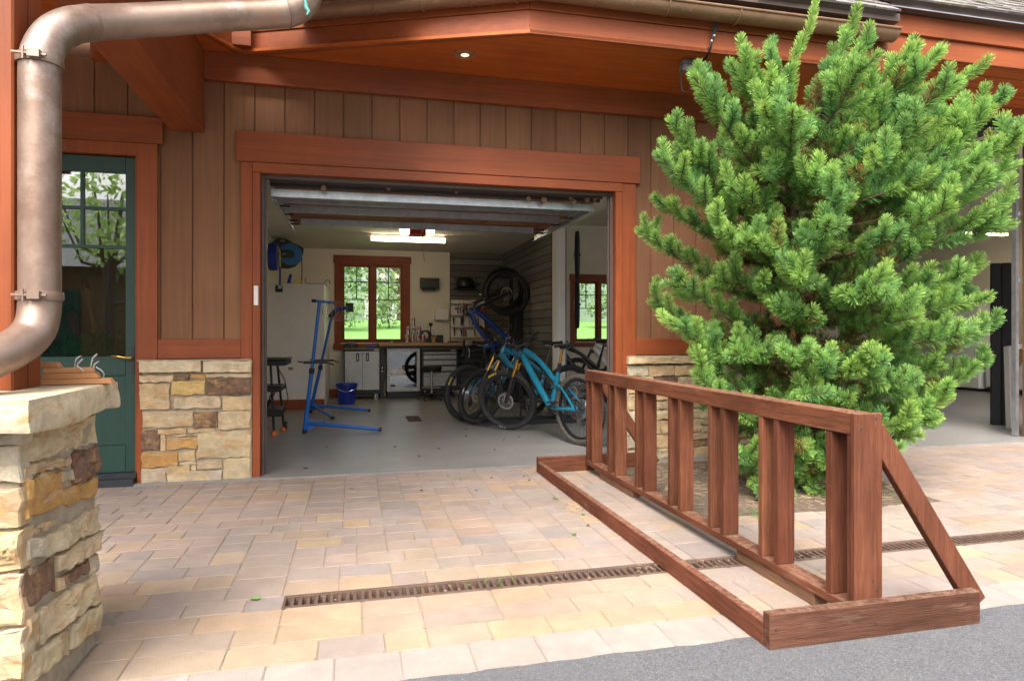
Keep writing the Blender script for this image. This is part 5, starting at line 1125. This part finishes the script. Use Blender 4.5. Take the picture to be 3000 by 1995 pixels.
# floor stand that holds the bikes
bs = thing('bike_floor_stand', 'low black floor stand between the parked bicycles', 'bike stand', (2.25,8.1,.012)); q = ob(bs,0,0)
q('rail','darkmetal',-.75,.55,-.03,.03,.0,.05); q('rail','darkmetal',-.75,.55,.35,.41,.0,.05)
for x in (-.6,-.1,.4): q('cross_rail','darkmetal',x-.02,x+.02,.031,.349,.005,.045); MB().tube([(x,.0,.05),(x,.05,.34),(x,.30,.34),(x,.38,.05)],.012,8).build('wheel_hoop', M['darkmetal'], bs, True)
# ================================================================== FAR BAY
fz = thing('white_fridge', 'tall white fridge in the far bay', 'fridge', (12.38,10.85,.012)); q = ob(fz,0,0)
q('body','white',-.28,.30,-.38,.38,.05,1.86,.02); q('door','white',-.33,-.281,-.375,.375,.62,1.855,.012); q('drawer','white',-.33,-.281,-.375,.375,.06,.605,.012); q('handle','greypl',-.36,-.331,.28,.31,.8,1.5); q('foot','black',-.25,.25,-.3,.3,0,.049)
cb = thing('white_cabinet', 'low white base cabinet below the far bay window', 'cabinet', (12.40,9.35,.012)); q = ob(cb,0,0)
q('body','white',-.27,.28,-1.05,1.05,.10,.86); q('worktop','oak',-.30,.28,-1.07,1.07,.8605,.90,.004); q('toe_kick','black',-.23,.28,-1.04,1.04,0,.099)
for k in range(4): q('door','white',-.29,-.2705,-1.04+.52*k+.01,-1.04+.52*(k+1)-.01,.12,.85,.004)
bxk = thing('power_tool_case', 'black appliance standing on the white cabinet', 'appliance', (12.35,9.15,.914)); q = ob(bxk,0,0); q('case','black',-.2,.2,-.25,.25,0,.33,.02); q('handle','black',-.02,.02,-.08,.08,.331,.36,.005)
cl_ = thing('cloth', 'tan cloth hanging over the white cabinet edge', 'cloth', (12.09,9.65,.55)); MB().prism([(-.2,.36),(.0,.37),(.12,.30),(.1,.1),(.03,.0),(-.04,.12),(-.1,.05),(-.16,.2)],-.012,.0,'x').build('drape', M['oak'], cl_)
for j,(z,m_,lab,L) in enumerate(((2.05,'sup_yellow','yellow paddleboard on the wall rack of the far bay',1.5),(2.18,'sup_green','sea green paddleboard lying over the yellow one',1.7))):
    t = thing('paddleboard', lab, 'paddleboard', (11.5,11.5,z)); mb = MB(); n = 14; vs = []
    for i in range(n+1):
        f = i/n*2-1; w_ = .38*math.sqrt(max(.002,1-abs(f)**2.6)); th = .055*max(.15,1-abs(f)**4)
        vs += [(f*L, w_*math.cos(a), .02+th*math.sin(a)*.9+.06*f*f) for a in [2*math.pi*k/10 for k in range(10)]]
    mb._a(vs, [(i*10+k,i*10+(k+1)%10,(i+1)*10+(k+1)%10,(i+1)*10+k) for i in range(n) for k in range(10)] + [tuple(range(10)), tuple(n*10+k for k in range(9,-1,-1))]); mb.build('hull', M[m_], t, True)
    MB().prism([(-.9*L,.0),(-.82*L,-.14),(-.75*L,.0)],-.006,.006).build('fin', M['black'], t)
wr = thing('board_rack', 'wall rack arms that carry the paddleboards', 'rack', (11.5,11.5,1.9)); 
for x in (-.6,.6): MB().tube([(x,-.4,.10),(x,.5,.08),(x,2.49,.08)],.02,6).build('arm', M['darkmetal'], wr)
cs = thing('folding_panel', 'tall black folding panel standing inside the far bay opening', 'panel', (7.95,6.62,.012), R(-35)); 
for k in range(2): box(-.10+.11*k,0.005+.11*k,-.03,.03,0,2.05).build('leaf', M['fabric'], cs, bev=.01)
pb = thing('white_board', 'worn white board leaning beside the door track', 'board', (7.74,6.32,.012), R(-30)); MB().beam((0,0,.0),(.02,.12,1.0),.14,.03,(1,0,0)).build('plank', M['whitep'], pb); MB().beam((.02,-.03,.0),(.04,.02,.55),.13,.02,(1,0,0)).build('offcut', M['whitep'], pb)
# ================================================================== BEHIND THE ENTRY DOOR
gn = thing('green_bundle', 'bundle of bright green twine behind the door glass', 'bundle', (-2.06,F+.36,.66)); rr_ = random.Random(9); mb = MB()
for k in range(420):
    a = rr_.uniform(0,6.28); r_ = .22*math.sqrt(rr_.random()); p = Vector((r_*math.cos(a)*1.15, r_*math.sin(a)*.7, .0)); h = .52*(1-.35*(r_/.22)**3)
    mb.tube([p+Vector((0,0,rr_.uniform(0,.2))), p+Vector((rr_.uniform(-.05,.05),rr_.uniform(-.05,.05),h*.6)), p+Vector((rr_.uniform(-.09,.09),rr_.uniform(-.07,.05),h*rr_.uniform(.85,1.05)))],.006,4,False)
mb.build('strands', M['greennet'], gn, True, kind='stuff')
def pole(lab, m_, a, b, r_, nm='tool_handle'):
    t = thing('garden_tool', lab, 'tool', tuple(a)); d = Vector(b)-Vector(a); MB().tube([(0,0,0), d*.92], r_, 10).build('shaft', M[m_], t, True); MB().tube([d*.92, d], r_*1.35, 10).build('end', M[m_ if nm == 'bat' else 'black'], t, True)
pole('wooden tool handle leaning behind the door glass','cedar',(-1.95,F+.25,.665),(-2.22,F+.55,1.62),.022); pole('red tool handle leaning behind the door glass','redp',(-2.05,F+.25,.665),(-2.32,F+.5,1.40),.032); pole('yellow shaft leaning by the green bundle','yellow',(-2.42,F+.25,.665),(-2.5,F+.4,1.15),.02)
pole('dark green shaft leaning by the green bundle','green',(-2.3,F+.25,.665),(-2.48,F+.5,1.25),.02)
# ================================================================== OUTDOORS AROUND
def mz(x, y): return -.06 + 2.1*max(0,min(1,(y-16)/30))**1.3 if y > 16 else -.06
MB()._a([(x,y,mz(x,y)+.003) for y in [15.5+1.9*i for i in range(24)]+[140] for x in (-200,220)], [(2*i,2*i+1,2*i+3,2*i+2) for i in range(24)]).build('meadow', M['grass'], None, True, kind='structure')
def leaf_tree(name, lab, loc, h, rad, c0, c1, n=2600, ls=.35, seed=1, group='trees beyond the meadow', low=.12):
    r = random.Random(seed); loc = (loc[0],loc[1],mz(loc[0],loc[1])); t = thing(name, lab, 'tree', loc, 0, group)
    mb = MB().tube([(0,0,-.1),(r.uniform(-.1,.1)*rad,0,h*.3),(r.uniform(-.2,.2)*rad,r.uniform(-.2,.2)*rad,h*.75)],[h*.022,h*.016,h*.006],8)
    bl = []
    for k in range(12):
        a = r.uniform(0,6.28); e = Vector((math.cos(a)*rad*r.uniform(.3,.75), math.sin(a)*rad*r.uniform(.3,.75), h*r.uniform(.28,.88))); bl.append((e, rad*r.uniform(.28,.52)))
        mb.tube([(0,0,h*r.uniform(.15,.5)), e*.6+Vector((0,0,e.z*.15)), e],[h*.010,h*.006,h*.002],5)
    mb.build('trunk', M['bark'], t, True); bl.append((Vector((0,0,h*.86)), rad*.4)); V_ = []; F_ = []; C_ = []
    for i in range(n):
        c, rr = r.choice(bl); d = Vector((r.gauss(0,1),r.gauss(0,1),r.gauss(0,1))).normalized(); p = c + d*rr*r.random()**.4
        if p.z < h*low: continue
        u = Vector((r.gauss(0,1),r.gauss(0,1),r.gauss(0,1))).normalized(); v = u.orthogonal().normalized(); s = ls*r.uniform(.5,1.2); b = len(V_)
        V_ += [p-u*s*.5, p+v*s*.28, p+u*s*.5, p-v*s*.28]; F_.append((b,b+1,b+2,b+3)); cc_ = lerp3(c0,c1,r.random()); C_ += [cc_]*4
    me = bpy.data.meshes.new('crown'); me.from_pydata([tuple(q) for q in V_],[],F_); colattr(me,C_); link('crown', me, M['leaf'], t)
LG0, LG1 = (.12,.20,.07),(.30,.42,.16)
for i,(x,y,h,rd,lab) in enumerate([(-9,52,9,5,'broad pale green tree across the meadow behind the bike bay'),(-2.5,47,7,4.2,'bushy green tree seen in the left window sash'),(3.2,50,8,4.6,'tall loose green tree seen in the right window sash'),(8.5,45,6.5,4,'green tree at the meadow edge beyond the far window'),(14,48,9,5,'spreading green tree seen through the far window'),(19.5,46,8,4.5,'rounded green tree right of the spreading one'),(-16,50,10,6,'large green tree at the meadow corner'),(26,50,10,6,'large tree standing past the end of the building')]):
    leaf_tree('broadleaf_tree', lab, (x,y,-.06), h, rd, LG0, LG1, 1500, .5, 40+i, low=.1)
for i,(x,y) in enumerate([(-6,38),(-1,37),(2.0,39),(6,38),(11,37),(16,39)]): leaf_tree('meadow_shrub', ['low willow shrub at the meadow edge, westernmost','low willow shrub beside the bushy green tree','pale shrub before the distant white house','low shrub between the two window views','round willow shrub seen through the far window','wide shrub right of the round willow'][i], (x,y,-.06), 2.3, 1.7, (.15,.23,.09),(.32,.42,.19), 700, .3, 70+i, 'shrubs along the meadow', .0)
leaf_tree('broadleaf_tree','tree standing outside the end wall window',(20,12,-.06),9,4,LG0,LG1,2600,.5,90,'trees around the house',.02)
hl = MB(); HN = 40; vs = []
for i in range(HN+1):
    x = -260+520*i/HN
    for j,(y,z) in enumerate(((130,-.1),(170,14),(230,42),(330,60))): vs.append((x, y+6*mnoise.noise(Vector((x*.02,j,0))), z*(1+.35*mnoise.noise(Vector((x*.012,j*.7,3)))) if j else -.1))
hl._a(vs,[(i*4+j,(i+1)*4+j,(i+1)*4+j+1,i*4+j+1) for i in range(HN) for j in range(3)]); hl.build('hill', M['hill'], None, True, kind='structure')
hs = thing('white_house', 'distant white house with grey roof across the meadow', 'house', (4.8,56,2.0)); q = ob(hs,0,0); q('wall','white',-4,4,-2,3,0,2.8); MB().prism([(-2.4,2.8),(3.4,2.8),(.5,5.0)],-4.3,4.3,'x').build('roof', M['greypl'], hs)
for x in (-2.5,0,2.5): q('window','darkmetal',x-.5,x+.5,-2.03,-2.001,1.0,2.1)
# neighbours behind the camera that the door glass mirrors
nb = thing('carriage_house', 'brown shingled carriage house opposite, mirrored in the door glass', 'building', (-8.8,-7.5,0)); q = ob(nb,0,0)
q('wall','siding',-5,4.2,-6,1.0,0,2.9,col=(.20,.11,.065)); q('door','green',1.2,2.3,1.001,1.04,.05,2.2)
MB()._a([(-5.5,1.5,2.75),(4.8,1.5,2.75),(4.8,-2.6,5.1),(-5.5,-2.6,5.1),(-5.5,-6.6,2.75),(4.8,-6.6,2.75)],[(0,1,2,3),(3,2,5,4)]).build('roof', M['shingle'], nb, col=(.26,.26,.27))
MB().prism([(1.0,2.9),(-6.0,2.9),(-2.6,4.95)],4.1,4.2,'x').build('gable', M['siding'], nb, col=(.20,.11,.065))
leaf_tree('broadleaf_tree','leafy tree opposite the porch, mirrored in the door glass',(-5.0,-4.0,-.02),5.6,1.5,(.34,.50,.14),(.60,.78,.30),900,.20,97,'trees around the house',.2)
# ================================================================== SMALL THINGS ON THE GROUND
def leafling(px, py, m_, s, lab, z=.004, grp='leaves on the paving'):
    d = ray(px,py); t = (z-CAM_H)/d[2]; a = rng.uniform(0,6.28); mb = MB(Matrix.Translation((d[0]*t,d[1]*t,z)) @ Matrix.Rotation(a,4,'Z'))
    mb._a([(-s,0,.002),(-.4*s,.42*s,.006),(.3*s,.45*s,.010),(s,0,.004),(.3*s,-.45*s,.003),(-.4*s,-.40*s,.008),(0,0,.0)],[(0,6,1),(1,6,2),(2,6,3),(3,6,4),(4,6,5),(5,6,0)])
    o = mb.build('fallen_leaf', M[m_], None, True); return tag(o,lab,'leaf',grp)
for px,py in ((1030,1432),(1627,1461),(1708,1507),(1682,1565),(747,1755)): leafling(px,py,'leafgreen',.024,'small green leaf lying on the pavers')
for px,py in ((1396,1438),(1535,1395),(1551,1407),(1723,1540),(1440,1400),(1235,1437)): leafling(px,py,'bark',.016,'dry brown leaf lying on the pavers')
for px,py in ((1521,1280),(1475,1290),(1366,1278),(895,1372),(957,1310),(1228,1337),(1285,1315),(1157,1309),(1450,1318),(1365,1258)): leafling(px,py,'bark',.024,'dry brown leaf on the garage floor',.017,'leaves on the garage floor')
lt = MB(); rl_ = random.Random(4)
for k in range(260):
    d = ray(rl_.gauss(1680,22),rl_.gauss(1486,8)); t = (.003-CAM_H)/d[2]; p = Vector((d[0]*t,d[1]*t,.003)); a = rl_.uniform(0,6.28); e = Vector((math.cos(a),math.sin(a),rl_.uniform(-.1,.3)))*.016; lt.tube([p,p+e],.0016,3,False)
for k in range(460):
    x = rl_.uniform(1.35,2.4) if k < 380 else rl_.uniform(-.2,1.4); y = 2.965+.13*rl_.random(); a = rl_.uniform(0,6.28); p = Vector((x,y,rl_.uniform(-.05,.002))); lt.tube([p,p+Vector((math.cos(a),math.sin(a)*.5,.2))*rl_.uniform(.01,.028)],.0016,3,False)
for k in range(900):
    a = rl_.uniform(0,6.28); r_ = math.sqrt(rl_.random()); p = Vector((3.1+1.1*r_*math.cos(a),4.6+.85*r_*math.sin(a),.028*(1-r_*.9)+.006)); b = rl_.uniform(0,6.28); lt.tube([p,p+Vector((math.cos(b),math.sin(b),.15))*.05],.0016,3,False)
lt.build('needle_litter', M['litter'], None, kind='stuff')
gw = MB()
for (x,y,n) in ((.62,2.99,5),(2.55,3.72,30),(3.75,3.80,20),(3.9,4.0,20),(2.35,3.78,16)):
    for k in range(n):
        p = Vector((x+rl_.gauss(0,.05),y+rl_.gauss(0,.03),.0)); h = rl_.uniform(.03,.075); d = Vector((rl_.gauss(0,.4),rl_.gauss(0,.4),1)).normalized(); s = Vector((d.y,-d.x,0)).normalized()*.002
        gw._a([p-s,p+s,p+d*h*.6+s*.6,p+d*h+Vector((d.x,d.y,0))*.03,p+d*h*.6-s*.6],[(0,1,2,3,4)])
gw.build('weeds', M['leafgreen'], None, kind='stuff')
